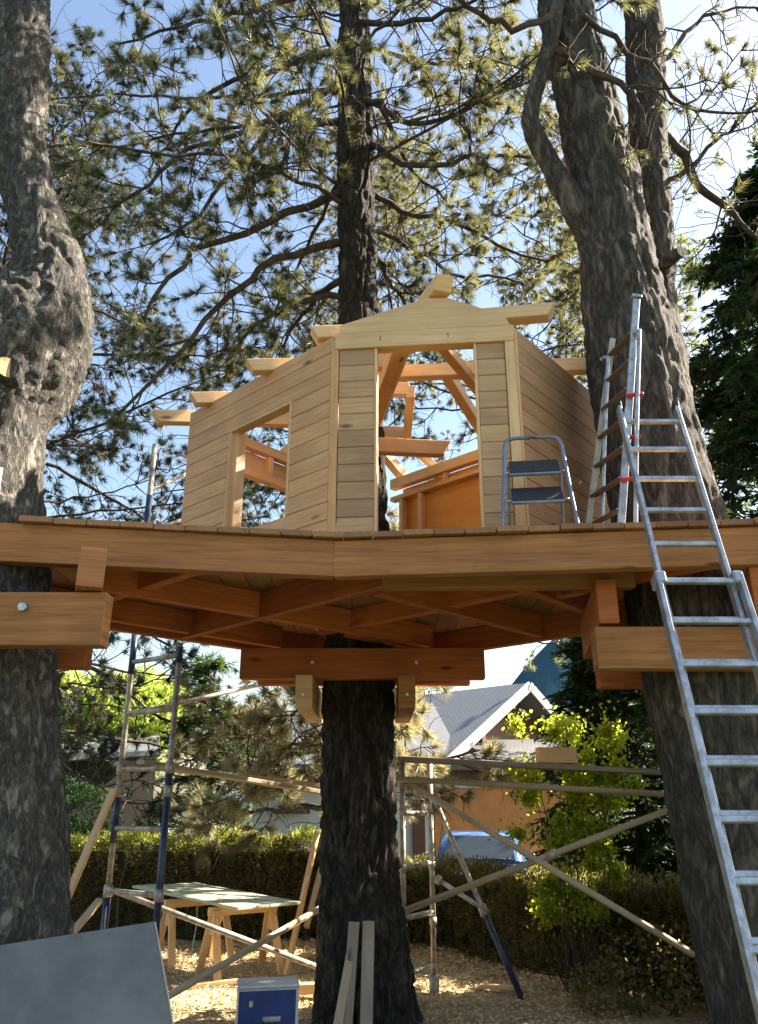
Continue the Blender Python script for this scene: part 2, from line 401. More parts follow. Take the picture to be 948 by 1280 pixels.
def pine_crown(tree, limbs, rads, rng, sec=9, tw=6, sec_len=(.5, 1.3), tw_len=(.10, .30), n_needle=75, nl=.125, nw=.0052,
               mat='needle', t0=.22, sec_r=.011, tw_r=.0055, grav=.02, keep=1.0, sides=7, bare=3, tip=.5):
    limbs = np.stack([catmull(l, 14) for l in limbs]); N = len(limbs)
    rad = np.array(rads)[:, None] * np.linspace(1, .28, 14)[None]
    wob = rng.normal(0, .02, limbs.shape); wob[:, 0] = 0; limbs = limbs + wob
    a, tg, li, tt = along(limbs, sec, t0, rng)
    rv = rng.normal(size=a.shape); rv = norm(rv - (rv * tg).sum(1, keepdims=True) * tg); rv[:, 2] *= .6
    ln = rng.uniform(*sec_len, len(a)) * (1.15 - .55 * tt)
    Sx, sd_ = sprout(a, tg * .55 + rv * .9, ln, 7, .16, grav, rng)
    b, tg2, li2, t2 = along(Sx, tw, tip, rng)
    rv = rng.normal(size=b.shape); rv = norm(rv - (rv * tg2).sum(1, keepdims=True) * tg2)
    Tx, td = sprout(b, tg2 * .6 + rv * .8, rng.uniform(*tw_len, len(b)), 6, .2, .12, rng)
    sr = np.broadcast_to(np.linspace(sec_r, sec_r * .5, 7)[None], Sx.shape[:2]); tr = np.broadcast_to(np.linspace(tw_r, tw_r * .6, 6)[None], Tx.shape[:2])
    c_, tg3, _, _ = along(Sx, bare, .05, rng); rv = rng.normal(size=c_.shape); rv[:, 2] -= .35
    Bx, _ = sprout(c_, tg3 * .4 + norm(rv), rng.uniform(.3, .85, len(c_)), 8, .24, -.12, rng)
    v, f = merge([tubes(limbs, rad, sides), tubes(Sx, sr, 5), tubes(Tx, tr, 4), tubes(Bx, np.broadcast_to(np.linspace(tw_r, tw_r * .5, 8)[None], Bx.shape[:2]), 4)])
    mobj('branches', raw_mesh('branches', v, f, M['twig'], True), None, tree, Matrix.Identity(4))
    P = np.vstack([Tx[:, -1], Sx[:, -1], limbs[:, -1]]); D = np.vstack([td, sd_, norm(limbs[:, -1] - limbs[:, -2])])
    kp = rng.random(len(P)) < keep; P, D = P[kp], D[kp]
    v, f = needles(P, D + np.array([0, 0, .15]), n_needle, nl, nw, rng)
    mobj('crown', raw_mesh('crown', v, f, M[mat]), None, tree, Matrix.Identity(4))
    return len(P)
def rand_limbs(base_fn, n, z0, z1, l0, l1, rng, r0=.05, rise=.25, az=None):
    out, rads = [], []
    for i in range(n):
        z = z0 + (z1 - z0) * (i + rng.random()) / n; c = base_fn(z)
        a = rng.uniform(0, 2 * math.pi) if az is None else rng.uniform(*az)
        L = rng.uniform(l0, l1) * (1 - .45 * (z - z0) / (z1 - z0)); up = rng.uniform(-.1, rise)
        k = 5; p = np.array(c, float); pts = [p.copy()]; d = np.array([math.cos(a), math.sin(a), up])
        for j in range(k):
            d = d + rng.normal(0, .13, 3) + np.array([0, 0, -.05 if j < 3 else .08]); d /= np.linalg.norm(d)
            p = p + d * L / k; pts.append(p.copy())
        out.append(pts); rads.append(r0 * L / l1 * rng.uniform(.7, 1.1))
    return out, rads
def cone_tree(name, loc, h, rfun, mat, label, cat, rng, nb=90, fan=26, L=.16, wd=.035, droop=-.25, trunk_r=.2, z0=.3, spray=9, group=None, tw_r=.008):
    """conifer of flat drooping sprays"""
    t = thing(name, loc, label, cat, group); x, y, z = loc
    tp = np.array([[(x, y, z), (x + .05, y, z + h * .5), (x, y, z + h * .97)]], float); tp = np.stack([catmull(tp[0], 12)])
    v, f = tubes(tp, np.linspace(trunk_r, .02, 12)[None], 10)
    mobj('trunk', raw_mesh('trunk', v, f, M['bark_bg'], True), None, t, Matrix.Identity(4))
    zz = z0 + (h - z0) * rng.random(nb) ** 1.25; az = rng.uniform(0, 2 * np.pi, nb)
    rr = np.array([rfun(q) for q in zz]) * rng.uniform(.7, 1.12, nb)
    st = np.stack([np.full(nb, x), np.full(nb, y), z + zz], 1)
    B, bd = sprout(st, np.stack([np.cos(az), np.sin(az), rng.uniform(-.1, .35, nb)], 1), rr, 9, .05, droop, rng)
    a, tg, li, tt = along(B, spray * 3, .3, rng)
    rv = rng.normal(size=a.shape); rv[:, 2] *= .35; rv = norm(rv)
    Sx, sd_ = sprout(a, tg * .8 + rv * .7, rng.uniform(.18, .5, len(a)) * (1.2 - .5 * tt), 5, .1, droop * .6, rng)
    v, f = merge([tubes(B, np.broadcast_to(np.linspace(.03, .008, 9)[None], B.shape[:2]), 5), tubes(Sx, np.full(Sx.shape[:2], tw_r * .6), 3)])
    mobj('branches', raw_mesh('branches', v, f, M['twig'], True), None, t, Matrix.Identity(4))
    p, tg, _, _ = along(Sx, fan, .05, rng)
    sv = norm(np.cross(tg, np.array([0, 0, 1.]))); side = np.where(rng.random(len(p)) < .5, 1., -1.)[:, None]
    d = tg * .8 + sv * side * .8 + rng.normal(0, .18, p.shape)
    nn = np.array([0, 0, 1.]) + rng.normal(0, .4, p.shape)
    v, f = leaves(p, d, nn, L, wd, rng)
    mobj('crown', raw_mesh('crown', v, f, M[mat]), None, t, Matrix.Identity(4))
    return t

# ================================================================== THE SETTING
def ground_mat():
    k = NT('ground_soil_grass'); tc = k.n('ShaderNodeTexCoord')
    n1 = k.n('ShaderNodeTexNoise', i_Scale=.8, i_Detail=8.0, i_Roughness=.7); k.l(tc.outputs['Object'], n1.inputs[0])
    n2 = k.n('ShaderNodeTexNoise', i_Scale=30.0, i_Detail=6.0); k.l(tc.outputs['Object'], n2.inputs[0])
    c = k.ramp(n1.outputs[0], [(.35, (.03, .045, .014)), (.6, (.055, .07, .024))])
    k.col(k.mix(k.math('MULTIPLY', n2.outputs[0], .5), c, (.06, .05, .032))); k.rough(.95); k.bump(n2.outputs[0], .6, .03)
    return k.m
def sawdust_mat():
    k = NT('sawdust'); tc = k.n('ShaderNodeTexCoord')
    n1 = k.n('ShaderNodeTexNoise', i_Scale=2.2, i_Detail=9.0, i_Roughness=.75); k.l(tc.outputs['Object'], n1.inputs[0])
    n2 = k.n('ShaderNodeTexNoise', i_Scale=55.0, i_Detail=4.0); k.l(tc.outputs['Object'], n2.inputs[0])
    c = k.ramp(n1.outputs[0], [(.34, (.24, .16, .08)), (.5, (.50, .37, .19)), (.7, (.64, .50, .29))])
    k.col(k.mix(k.math('MULTIPLY', n2.outputs[0], .45), c, (.14, .09, .045))); k.rough(.95); k.bump(n2.outputs[0], .8, .02)
    return k.m
gm = ground_mat()
g = mobj('ground', raw_mesh('ground', [(-600, -600, -.03), (600, -600, -.03), (600, 600, -.03), (-600, 600, -.03)], [(0, 1, 2, 3)], gm)); tag(g, kind='structure')
# trampled work yard, slightly uneven
nx, ny = 90, 110; gx = np.linspace(-7, 5, nx); gy = np.linspace(6.4, 12.6, ny)
yard_z = lambda x, y: .03 + .05 * noise.noise((x * .7, y * .7, 3)) + .02 * noise.noise((x * 3, y * 3, 1))
vv = np.array([(x, y, yard_z(x, y)) for y in gy for x in gx]); ii = np.arange(nx * ny).reshape(ny, nx)
ff = np.stack([ii[:-1, :-1], ii[:-1, 1:], ii[1:, 1:], ii[1:, :-1]], -1).reshape(-1, 4)
yard = mobj('yard_ground', raw_mesh('yard_ground', vv, ff, sawdust_mat(), True)); tag(yard, kind='structure')
# hill far off
hv, hf = [], []
hx = np.linspace(-500, 700, 61)
for i, x in enumerate(hx):
    h = 6 + 155 * math.exp(-((x - 195) / 115) ** 2) + 10 * noise.noise((x * .012, 0, 0)) + 5 * noise.noise((x * .06, 1, 0))
    hv += [(x, 560, -2), (x, 660, h * .5), (x, 760, h)]
for i in range(60):
    a = i * 3; hf += [(a, a + 3, a + 4, a + 1), (a + 1, a + 4, a + 5, a + 2)]
hill_m = plain('hazed_forest_hill', (.05, .105, .135), 1, 0, .1, .02, 0)  # blue of the aerial haze is put into the hill colour
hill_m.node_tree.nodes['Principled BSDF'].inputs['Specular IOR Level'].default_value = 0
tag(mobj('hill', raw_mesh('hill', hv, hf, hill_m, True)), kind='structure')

# ================================================================== TREES THAT CARRY THE PLATFORM
I4 = Matrix.Identity(4)
lt = thing('old_tree', (-2.35, 5.15, 0), 'thick crooked grey tree with swollen mossy elbow, carrying one end of the deck', 'tree')
big_trunk('trunk', [(-2.25, 5.15, -.1, .72), (-2.3, 5.15, .5, .6), (-2.34, 5.15, 1.0, .56), (-2.48, 5.15, 1.9, .5), (-2.58, 5.15, 2.7, .47), (-2.72, 5.12, 3.5, .43), (-2.80, 5.1, 4.3, .43),
          (-2.70, 5.1, 4.75, .49), (-2.57, 5.1, 5.12, .45), (-2.50, 5.1, 5.5, .31), (-2.62, 5.1, 5.95, .225), (-2.9, 5.1, 6.7, .21), (-3.02, 5.1, 7.5, .235), (-3.16, 5.1, 8.5, .235), (-3.3, 5.1, 10.5, .2), (-3.4, 5.1, 13, .1)], M['bark_left'], lt, 1, kz=.40, depth=.022)
big_trunk('limb', [(-2.9, 5.3, 4.5, .22), (-3.1, 5.3, 5.0, .3), (-3.3, 5.25, 5.28, .28), (-3.8, 5.0, 5.7, .24), (-4.5, 5.0, 7, .2)], M['bark_left'], lt, 2, na=64)
e = W(8, 460, 4.66); st_ = pole('branch_stub', e + V(-.03, .3, -.02), e, .085, M['bark_left'], lt, 14)
mobj('sawn_face', tube_mesh(.012, .075, M['cutwood'], 18), None, st_, frame(e, e + V(.012, -.012, .002)))

mp_ = thing('pine_tree', (-.15, 8, 0), 'straight dark pine rising through the cabin and the deck centre', 'tree')
big_trunk('trunk', [(-.1, 8, -.1, .56), (-.12, 8, .15, .44), (-.16, 8, .7, .385), (-.18, 8, 1.2, .36), (-.2, 8, 2.5, .345), (-.21, 8, 4, .32), (-.23, 8, 5.5, .275), (-.245, 8, 7.4, .235), (-.3, 8, 9.45, .225), (-.34, 8, 12.3, .2), (-.35, 8, 15.5, .1)], M['bark_mid'], mp_, 3, depth=.05)

rt = thing('twin_trunk_tree', (2.6, 5.8, 0), 'massive brown tree with two trunks standing beside the cabin and ladder', 'tree')
big_trunk('trunk', [(2.78, 5.8, -.1, .7), (2.66, 5.8, .5, .55), (2.58, 5.8, .95, .5), (2.37, 5.8, 2.57, .455), (2.24, 5.8, 3.6, .42), (2.12, 5.8, 4.8, .38), (2.08, 5.8, 5.64, .345), (2.07, 5.8, 6.43, .315), (2.03, 5.8, 7.33, .3), (1.94, 5.8, 8.3, .275), (1.86, 5.8, 9.4, .255), (1.75, 5.8, 12.5, .15)], M['bark_right'], rt, 4)
big_trunk('second_trunk', [(2.3, 6.0, 4.2, .3), (2.42, 6.1, 5.4, .24), (2.52, 6.2, 6.1, .2), (2.59, 6.2, 6.75, .185), (2.65, 6.2, 7.72, .185), (2.74, 6.2, 8.76, .185), (2.83, 6.2, 9.9, .185), (2.95, 6.2, 13, .1)], M['bark_right'], rt, 5, na=56)
def pxlimb(pts, y0, y1):
    n = len(pts); return [tuple(W(p[0], p[1], y0 + (y1 - y0) * i / (n - 1))) for i, p in enumerate(pts)]
big_trunk('side_limb', [(*p, r) for p, r in zip(pxlimb([(782, 372), (752, 312), (716, 252), (693, 215), (668, 165), (664, 140), (675, 95), (690, 45), (700, -30), (705, -120)], 5.78, 5.5), (.16, .15, .12, .1, .09, .075, .07, .075, .065, .05))], M['bark_right'], rt, 6, na=28, depth=.02)
rngR = np.random.default_rng(5)
rl = [pxlimb([(676, 92), (700, 62), (752, 91), (783, 108), (800, 130), (813, 171)], 5.59, 5.3),
      pxlimb([(700, 10), (650, 35), (610, 20), (570, -5), (540, -20), (500, -50)], 5.4, 5.0),
      pxlimb([(820, 160), (855, 190), (875, 235), (905, 255), (930, 285), (960, 320)], 6.2, 6.6),
      pxlimb([(805, 236), (840, 222), (875, 200), (900, 172), (930, 150), (965, 120)], 6.1, 6.0),
      pxlimb([(790, 95), (830, 75), (860, 45), (880, 20), (915, 10), (960, 15)], 6.2, 6.4),
      pxlimb([(730, 20), (780, 55), (810, 85), (850, 130), (900, 138), (960, 140)], 5.5, 5.4)]
pine_crown(rt, rl, [.05, .035, .06, .03, .035, .03], rngR, sec=6, tw=3, sec_len=(.3, .9), n_needle=45, keep=.5, t0=.3)
k = pole('dead_stub', W(818, 340, 6.05), W(852, 314, 5.75), .07, M['bark_right'], rt, 10, .05)

# centre pine limbs (seen left and right of its trunk), then more all round
rngP = np.random.default_rng(21)
PL = [([(423, 243), (365, 263), (324, 283), (253, 306), (223, 334), (197, 365), (177, 400)], 8, 7.2),
      ([(423, 304), (375, 311), (334, 332), (299, 359), (248, 408), (204, 465), (150, 520)], 8, 7.4),
      ([(422, 350), (404, 365), (386, 381), (370, 405), (352, 435)], 8, 8.9),
      ([(420, 370), (359, 384), (322, 404), (292, 448), (285, 475)], 8, 9.2),
      ([(423, 152), (375, 147), (334, 162), (304, 197), (263, 253), (228, 283), (192, 304)], 8, 9.0),
      ([(425, 101), (349, 147), (283, 172), (223, 197), (187, 228), (142, 258)], 8, 7.0),
      ([(425, 60), (344, 86), (283, 106), (238, 132), (207, 177), (187, 218)], 8, 8.8),
      ([(425, 110), (330, 118), (233, 121), (167, 119), (66, 121)], 8, 9.2),
      ([(425, -20), (330, 10), (273, 23), (218, 35), (150, 55)], 8, 7.4),
      ([(470, 126), (500, 151), (535, 154), (575, 140), (620, 120)], 8, 7.0),
      ([(470, 181), (505, 202), (561, 204), (596, 192), (662, 197)], 8, 7.3),
      ([(470, 242), (505, 267), (566, 277), (636, 313), (690, 330)], 8, 8.8),
      ([(470, 131), (495, 171), (515, 212), (551, 242), (581, 292)], 8, 9.3),
      ([(472, 325), (486, 345), (495, 363), (510, 385), (530, 400)], 8, 9.0),
      ([(470, 28), (530, 25), (586, 5), (640, -20)], 8, 7.0),
      ([(470, 60), (540, 80), (600, 70), (660, 90)], 8, 9.0),
      ([(470, 290), (520, 310), (580, 345), (640, 350), (700, 390)], 8, 9.4)]
pl = [pxlimb([(446, a[0][0][1] - 3)] + a[0][0:], a[1], a[2]) for a in PL]; pr = [.06, .06, .055, .05, .055, .05, .05, .04, .05, .05, .055, .05, .05, .04, .05, .04, .04]
ex, exr = rand_limbs(lambda z: (-.3, 8, z), 32, 8.6, 15, 2.2, 4.8, rngP, .045, .3)
pine_crown(mp_, pl + ex, pr + exr, rngP, sec=10, tw=6, n_needle=120, keep=.78, nl=.15, nw=.006)

# pines in the background
def bg_pine(x, y, h, label, seed, n=46, z0=3.0, l0=2.0, l1=4.0, mat='needle', tr=.2, sec=10, tw=6, keep=.72, nn=84, group=None, az=None, nl=.14):
    rng = np.random.default_rng(seed)
    t = thing('pine_tree', (x, y, 0), label, 'tree', group)
    zz = np.linspace(-.1, h, 14); tp = np.stack([x + .12 * np.sin(zz * .4 + seed), y + 0 * zz, zz], 1)[None]
    v, f = tubes(tp, np.linspace(tr, .03, 14)[None], 14)
    mobj('trunk', raw_mesh('trunk', v, f, M['bark_bg'], True), None, t, I4)
    L, rr = rand_limbs(lambda z: (x + .12 * math.sin(z * .4 + seed), y, z), n, z0, h, l0, l1, rng, .05, .2, az)
    pine_crown(t, L, rr, rng, sec=sec, tw=tw, n_needle=nn, nl=nl, nw=.009, mat=mat, sec_r=.012, tw_r=.0065, keep=keep, sides=6)
bg_pine(-6.1, 12.0, 14, 'tall pine behind the cabin, its dark boughs over the cabin window wall', 31, mat='needle_shaded', n=64, z0=2.6, l0=3.0, l1=6.0, sec=11)
bg_pine(4.35, 12.0, 15, 'tall sunlit pine behind the twin trunk tree and cabin gable', 32, n=34, z0=6.8, l0=2.5, l1=5.2, sec=10, az=(1.2, 4.6))
bg_pine(-7.6, 13.5, 15, 'tall pine beyond the crooked grey tree', 33, mat='needle_shaded', n=46, z0=4.0)
bg_pine(-.5, 17.0, 18, 'farther tall pine rising straight behind the cabin ridge', 34, n=52, z0=5.5, l0=2.5, l1=5.6, sec=10)
bg_pine(7.9, 20.0, 19, 'airy light green larch beyond the two trunks', 35, n=54, z0=5.5, l0=2.5, l1=5.0, mat='larch', keep=.9)
bg_pine(-.55, 11.2, 5.2, 'low pine with drooping pale boughs behind the centre pine', 36, n=22, z0=1.7, l0=1.6, l1=2.8, mat='needle_lo_sunlit', tr=.12, sec=9, tw=5, nn=125, keep=.9, nl=.19)

cone_tree('thuja_tree', (5.2, 8.3, 0), 9.7, lambda z: max(.3, 2.6 if z < 3.5 else (2.6 - .28 * (z - 3.5) if z < 7.8 else 1.4 * (10.2 - z) / 2.4)), 'thuja', 'dense dark green thuja tree beside the ladder', 'tree', np.random.default_rng(41), nb=300, fan=20, L=.13, wd=.035, spray=10)
cone_tree('thuja_tree', (3.6, 11.9, 0), 4.5, lambda z: max(.25, 2.1 * (1 - z / 4.7) ** .55), 'thuja', 'smaller dark thuja tree behind the ragged hedge', 'tree', np.random.default_rng(44), nb=240, fan=18, L=.11, wd=.03, trunk_r=.1, spray=9, z0=.2)
cone_tree('fir_tree', (-2.9, 14.2, 0), 4.2, lambda z: max(.2, 1.7 * (1 - z / 4.4)), 'fir', 'small fresh green fir tree behind the hedge and blue scaffold', 'tree', np.random.default_rng(42), nb=110, fan=16, L=.10, wd=.022, droop=-.12, trunk_r=.08, spray=7)

def leaf_blob(name, loc, blobs, n, L, wd, mat, label, cat, seed, stems=8, shell=.6, stem_r=.012, hang=-.2):
    """leafy plant: blobs are (dx,dy,dz,rx,ry,rz)"""
    rng = np.random.default_rng(seed); t = thing(name, loc, label, cat); o = np.array(loc, float)
    ps = []
    for b in blobs:
        m = int(n / len(blobs)); q = norm(rng.normal(size=(m, 3))); rr = rng.random(m) ** (1 / 3) * (1 - shell) + shell if shell > 0 else np.abs(rng.normal(0, .75, m))
        lump = np.array([1 + .25 * noise.noise(Vector(x * 2.5) + Vector((seed, 0, 0))) for x in q])
        ps.append(o + np.array(b[:3]) + q * (rr * lump)[:, None] * np.array(b[3:]))
    P = np.vstack(ps); m = len(P)
    d = rng.normal(size=(m, 3)) + np.array([0, 0, hang])
    v, f = leaves(P, d, rng.normal(size=(m, 3)) + np.array([0, 0, .8]), L, wd, rng)
    mobj('crown', raw_mesh('crown', v, f, M[mat]), None, t, I4)
    st, lim = [], []
    for b in (blobs if len(blobs) <= stems else blobs[::int(len(blobs) / stems)]):
        for i in range(max(1, stems // len(blobs))):
            a = o + np.array([rng.normal(0, .08), rng.normal(0, .08), 0]); e_ = o + np.array(b[:3]) + rng.normal(0, .5, 3) * np.array(b[3:])
            st.append(catmull([a, a * .55 + e_ * .45 + rng.normal(0, .12, 3), e_], 9))
    st = np.stack(st); v, f = tubes(st, np.broadcast_to(np.linspace(stem_r, stem_r * .4, 9)[None], st.shape[:2]), 6)
    mobj('stems', raw_mesh('stems', v, f, M['twig'], True), None, t, I4)
    return t
def at(px, py, Y, o):
    p = W(px, py, Y); return (p.x - o[0], p.y - o[1], p.z - o[2])
o_ = (1.95, 9.0, 0)
rngB = np.random.default_rng(50); bl = []
for x, y, Y, sx, sy, n_ in [(705, 912, 9.3, 22, 10, 5), (662, 985, 9.2, 14, 20, 5), (715, 975, 9.2, 28, 22, 9), (700, 1035, 9.1, 26, 18, 7), (750, 990, 9.3, 22, 28, 7), (692, 1105, 8.9, 12, 9, 4), (682, 1150, 8.9, 6, 12, 3), (735, 1070, 9.0, 20, 12, 4), (728, 1122, 8.9, 8, 5, 2), (755, 1138, 8.9, 6, 5, 2), (765, 930, 9.2, 14, 12, 4)]:
    for i in range(n_):
        bl.append(at(x + rngB.normal(0, sx * .85), y + rngB.normal(0, sy * .85), Y + rngB.normal(0, .15), o_) + tuple(rngB.uniform(.07, .2, 3)))
leaf_blob('shrub', o_, bl, 13500, .055, .040, 'bright', 'sunlit yellow green leafy shrub under the scaffold plank with the offcut', 'shrub', 51, 15, .0, .010)
leaf_blob('shrub', (2.6, 8.2, 0), [(0, 0, .35, .7, .4, .4), (-.5, .1, .2, .4, .3, .25), (.4, -.1, .3, .5, .4, .3)], 2600, .05, .032, 'hedge', 'low dark ivy shrub at the foot of the twin trunk tree', 'shrub', 52, 9, .5, .008)
leaf_blob('bush', (-5.15, 14.5, 0), [(0, 0, 1.45, .72, .7, .75), (.1, 0, .8, .6, .6, .7)], 9000, .07, .04, 'bush', 'round dark green bush beside the grey roofed shed', 'bush', 53, 6, .75)
leaf_blob('bush', (-5.0, 13.6, 0), [(0, 0, .9, .45, .5, .35), (.6, .1, .9, .4, .4, .3)], 5000, .06, .035, 'hedgetop_lit', 'low pale yellow bush just behind the hedge', 'bush', 54, 6, .7)
leaf_blob('maple_tree', (-7.8, 21, 0), [(0, 0, 3.4, 2.6, 2, 1.5), (-2, 0, 4.4, 2.2, 2, 1.6), (1.3, 0, 4.0, 1.8, 1.8, 1.0), (-3.5, 0, 3, 2, 2, 2)], 26000, .16, .12, 'yellowtree', 'bright yellow green backlit tree above the grey shed roof', 'tree', 55, 12, .35, .05)
leaf_blob('maple_tree', (-4.2, 9.4, 0), [(0, 0, 2.9, .5, .4, .6), (.1, 0, 2.2, .35, .3, .4), (-.3, 0, 3.6, .5, .4, .5)], 1500, .08, .06, 'bright', 'thin young tree with bright leaves behind the crooked grey tree', 'tree', 56, 5, .2, .02)

# hedge: one planted row, stems inside
def hedge(name, path, h, th, n, label, seed, stem_n, topmat='hedgetop_lit'):
    rng = np.random.default_rng(seed); t = thing(name, (path[0][0], path[0][1], 0), label, 'hedge')
    Pp = catmull([(x, y, 0) for x, y in path], 60)
    def pos(m):
        u = rng.uniform(0, 58.999, m); i = u.astype(int); f_ = (u - i)[:, None]
        c = Pp[i] + (Pp[i + 1] - Pp[i]) * f_; tg = norm(Pp[i + 1] - Pp[i]); nn = np.stack([tg[:, 1], -tg[:, 0], 0 * u], 1)
        return c, nn, u
    def wob(u, z): return np.array([.10 * noise.noise((a * .35, b * 2.2, seed)) + .05 * noise.noise((a * 1.3, b * 6, seed)) for a, b in zip(u, z)])
    c, nn, u = pos(n); z = rng.random(n) ** .8 * h
    kp = np.array([noise.noise((a * .9, b * 3.0, seed + 4)) for a, b in zip(u, z)]) > -.22; c, nn, u, z = c[kp], nn[kp], u[kp], z[kp]; n = len(u)
    side = np.where(rng.random(n) < .8, 1., -1.)
    off = th * .5 * side * (1 - .3 * rng.random(n) ** 2) + wob(u, z)
    P = c + nn * off[:, None]; P[:, 2] = z * (.97 + .05 * np.sin(u)) + .05
    d = nn * side[:, None] + rng.normal(0, .8, (n, 3)) + np.array([0, 0, .2])
    v, f = leaves(P, d, rng.normal(size=(n, 3)), .055, .026, rng)
    mobj('foliage', raw_mesh('foliage', v, f, M['hedge']), None, t, I4)
    m = n // 2; c, nn, u = pos(m); off = rng.uniform(-.5, .5, m) * th
    P = c + nn * off[:, None]; P[:, 2] = h * (.97 + .04 * np.sin(u * .7)) + rng.normal(0, .05, m) + wob(u, off) * 1.1
    v, f = leaves(P, rng.normal(0, .5, (m, 3)) + np.array([0, 0, .9]), rng.normal(size=(m, 3)), .075, .022, rng)
    mobj('top_shoots', raw_mesh('top_shoots', v, f, M[topmat]), None, t, I4)
    st = []
    for i in range(stem_n):
        q = Pp[int((i + .5) / stem_n * 59)] + rng.normal(0, .05, 3); q[2] = 0
        tg = Pp[30] - Pp[29]; nn_ = np.array([tg[1], -tg[0], 0]); nn_ /= np.linalg.norm(nn_)
        q = q + nn_ * th * rng.uniform(.2, .5)
        st.append(catmull([q, q + np.array([rng.normal(0, .04), 0, h * .5]), q + np.array([rng.normal(0, .08), 0, h * .92])], 8))
    for s_ in st:
        v, f = tubes(s_[None], np.linspace(.028, .012, 8)[None], 7)
        mobj('stem', raw_mesh('stem', v, f, M['twig'], True), None, t, I4)
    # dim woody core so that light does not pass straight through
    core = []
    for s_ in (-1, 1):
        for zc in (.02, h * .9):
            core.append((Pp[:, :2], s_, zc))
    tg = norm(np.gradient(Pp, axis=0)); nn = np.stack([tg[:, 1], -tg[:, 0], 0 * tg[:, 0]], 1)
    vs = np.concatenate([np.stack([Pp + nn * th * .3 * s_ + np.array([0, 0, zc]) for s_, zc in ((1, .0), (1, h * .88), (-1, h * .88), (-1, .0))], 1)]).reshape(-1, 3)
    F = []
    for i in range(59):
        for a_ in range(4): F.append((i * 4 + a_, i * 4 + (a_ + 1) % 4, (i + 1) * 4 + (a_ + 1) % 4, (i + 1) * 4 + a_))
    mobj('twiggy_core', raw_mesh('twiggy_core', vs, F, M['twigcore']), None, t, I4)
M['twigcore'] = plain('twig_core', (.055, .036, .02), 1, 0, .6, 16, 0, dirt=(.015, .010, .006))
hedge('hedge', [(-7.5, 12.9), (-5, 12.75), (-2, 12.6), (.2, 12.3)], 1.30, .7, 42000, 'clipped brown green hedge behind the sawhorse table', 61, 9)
hedge('hedge', [(.2, 12.2), (1.1, 11.4), (2.0, 10.1), (2.9, 8.9), (3.8, 8.2)], .97, .6, 34000, 'dark ragged hedge behind the diagonal scaffold poles', 62, 7, 'hedge')  # top without the sunlit tint, darker to stand for shade

# ================================================================== DECK
DZ = 3.5                                                            # top of the deck boards
FRONT = [(-3.7, 4.525), (-.30, 5.11), (3.5, 4.70)]
RL0, RLd = np.array([-.12, 9.1]), np.array([-2.27, -2.13]); RR0, RRd = np.array([-.12, 9.1]), np.array([2.32, -2.2])
def front_y(x):
    for (x0, y0), (x1, y1) in zip(FRONT, FRONT[1:]):
        if x <= x1: return y0 + (y1 - y0) * (x - x0) / (x1 - x0)
    return FRONT[-1][1]
def rear_y(x):
    if x < RL0[0]: return RL0[1] + RLd[1] * (x - RL0[0]) / RLd[0]
    return RR0[1] + RRd[1] * (x - RR0[0]) / RRd[0]
deck = thing('tree_house_deck', (0, 5.1, DZ - .3), 'wide larch deck on heavy beams bolted to three trees', 'deck')
holes = [(-2.72, 5.12, .52), (-.21, 8.0, .40), (2.24, 5.8, .50)]
x = -3.66
while x < 3.4:
    wd_ = .195 + random.uniform(-.004, .004); x1 = min(x + wd_, 3.48)
    segs = [(None, None)]
    mid = (x + x1) / 2
    cut = [(hy - math.sqrt(max(hr ** 2 - max(0, abs(mid - hx) - .08) ** 2, 0)), hy + math.sqrt(max(hr ** 2 - max(0, abs(mid - hx) - .08) ** 2, 0))) for hx, hy, hr in holes if abs(mid - hx) - .08 < hr]
    over = random.uniform(.03, .055)
    fa, fb = front_y(x) - over, front_y(x1) - over; ra, rb = rear_y(x), rear_y(x1)
    dz = random.uniform(-.003, .003)
    if cut:
        c0, c1 = cut[0]
        if c0 > max(fa, fb) + .05: prism('deck_board', [(x, fa), (x1, fb), (x1, c0), (x, c0)], DZ - .036 + dz, DZ + dz, M['deck'], deck)
        if c1 < min(ra, rb) - .05: prism('deck_board', [(x, c1), (x1, c1), (x1, rb), (x, ra)], DZ - .036 + dz, DZ + dz, M['deck'], deck)
    else: prism('deck_board', [(x, fa), (x1, fb), (x1, rb), (x, ra)], DZ - .036 + dz, DZ + dz, M['deck'], deck)
    x = x1 + .007
JT = DZ - .040                                                      # underside of the boards
kx = -.30
beam('fascia_beam', (-3.7, 4.525 + .055, JT - .125), (kx - .004, 5.11 + .055, JT - .125), .10, .25, M['fascia'], deck)
beam('fascia_beam', (kx + .004, 5.11 + .057, JT - .127), (3.5, 4.70 + .055, JT - .127), .10, .25, M['fascia'], deck)
def jo(a, b, h=.19, w_=.085, m='joist', nm='joist'):
    return beam(nm, (a[0], a[1], JT - h / 2), (b[0], b[1], JT - h / 2), w_, h, M[m], deck)
beam('inner_beam', (.02, 5.36, JT - .14), (1.75, 5.34, JT - .14), .09, .275, M['fascia'], deck)
jo((-2.05, 5.62), (.50, 7.9), .21); jo((-.02, 5.8), (1.5, 7.42), .205); jo((.86, 5.46), (1.84, 6.62), .2)
jo((.2, 5.34), (-1.83, 7.42), .225, .08); jo((1.7, 5.3), (-.55, 7.5), .17, .08)
jo((-3.1, 5.95), (-1.0, 8.0), .2); jo((2.3, 5.1), (1.3, 6.1), .18); jo((-.3, 7.4), (.6, 8.4), .2)
jo((-1.0, 5.1), (-2.6, 6.6), .165)
# edge beams along the two rear sides
beam('edge_beam', (-3.6, 5.79, JT - .115), (-.15, 9.02, JT - .115), .09, .23, M['joist'], deck)
beam('edge_beam', (-.05, 8.98, JT - .113), (3.3, 5.8, JT - .113), .09, .226, M['joist'], deck)
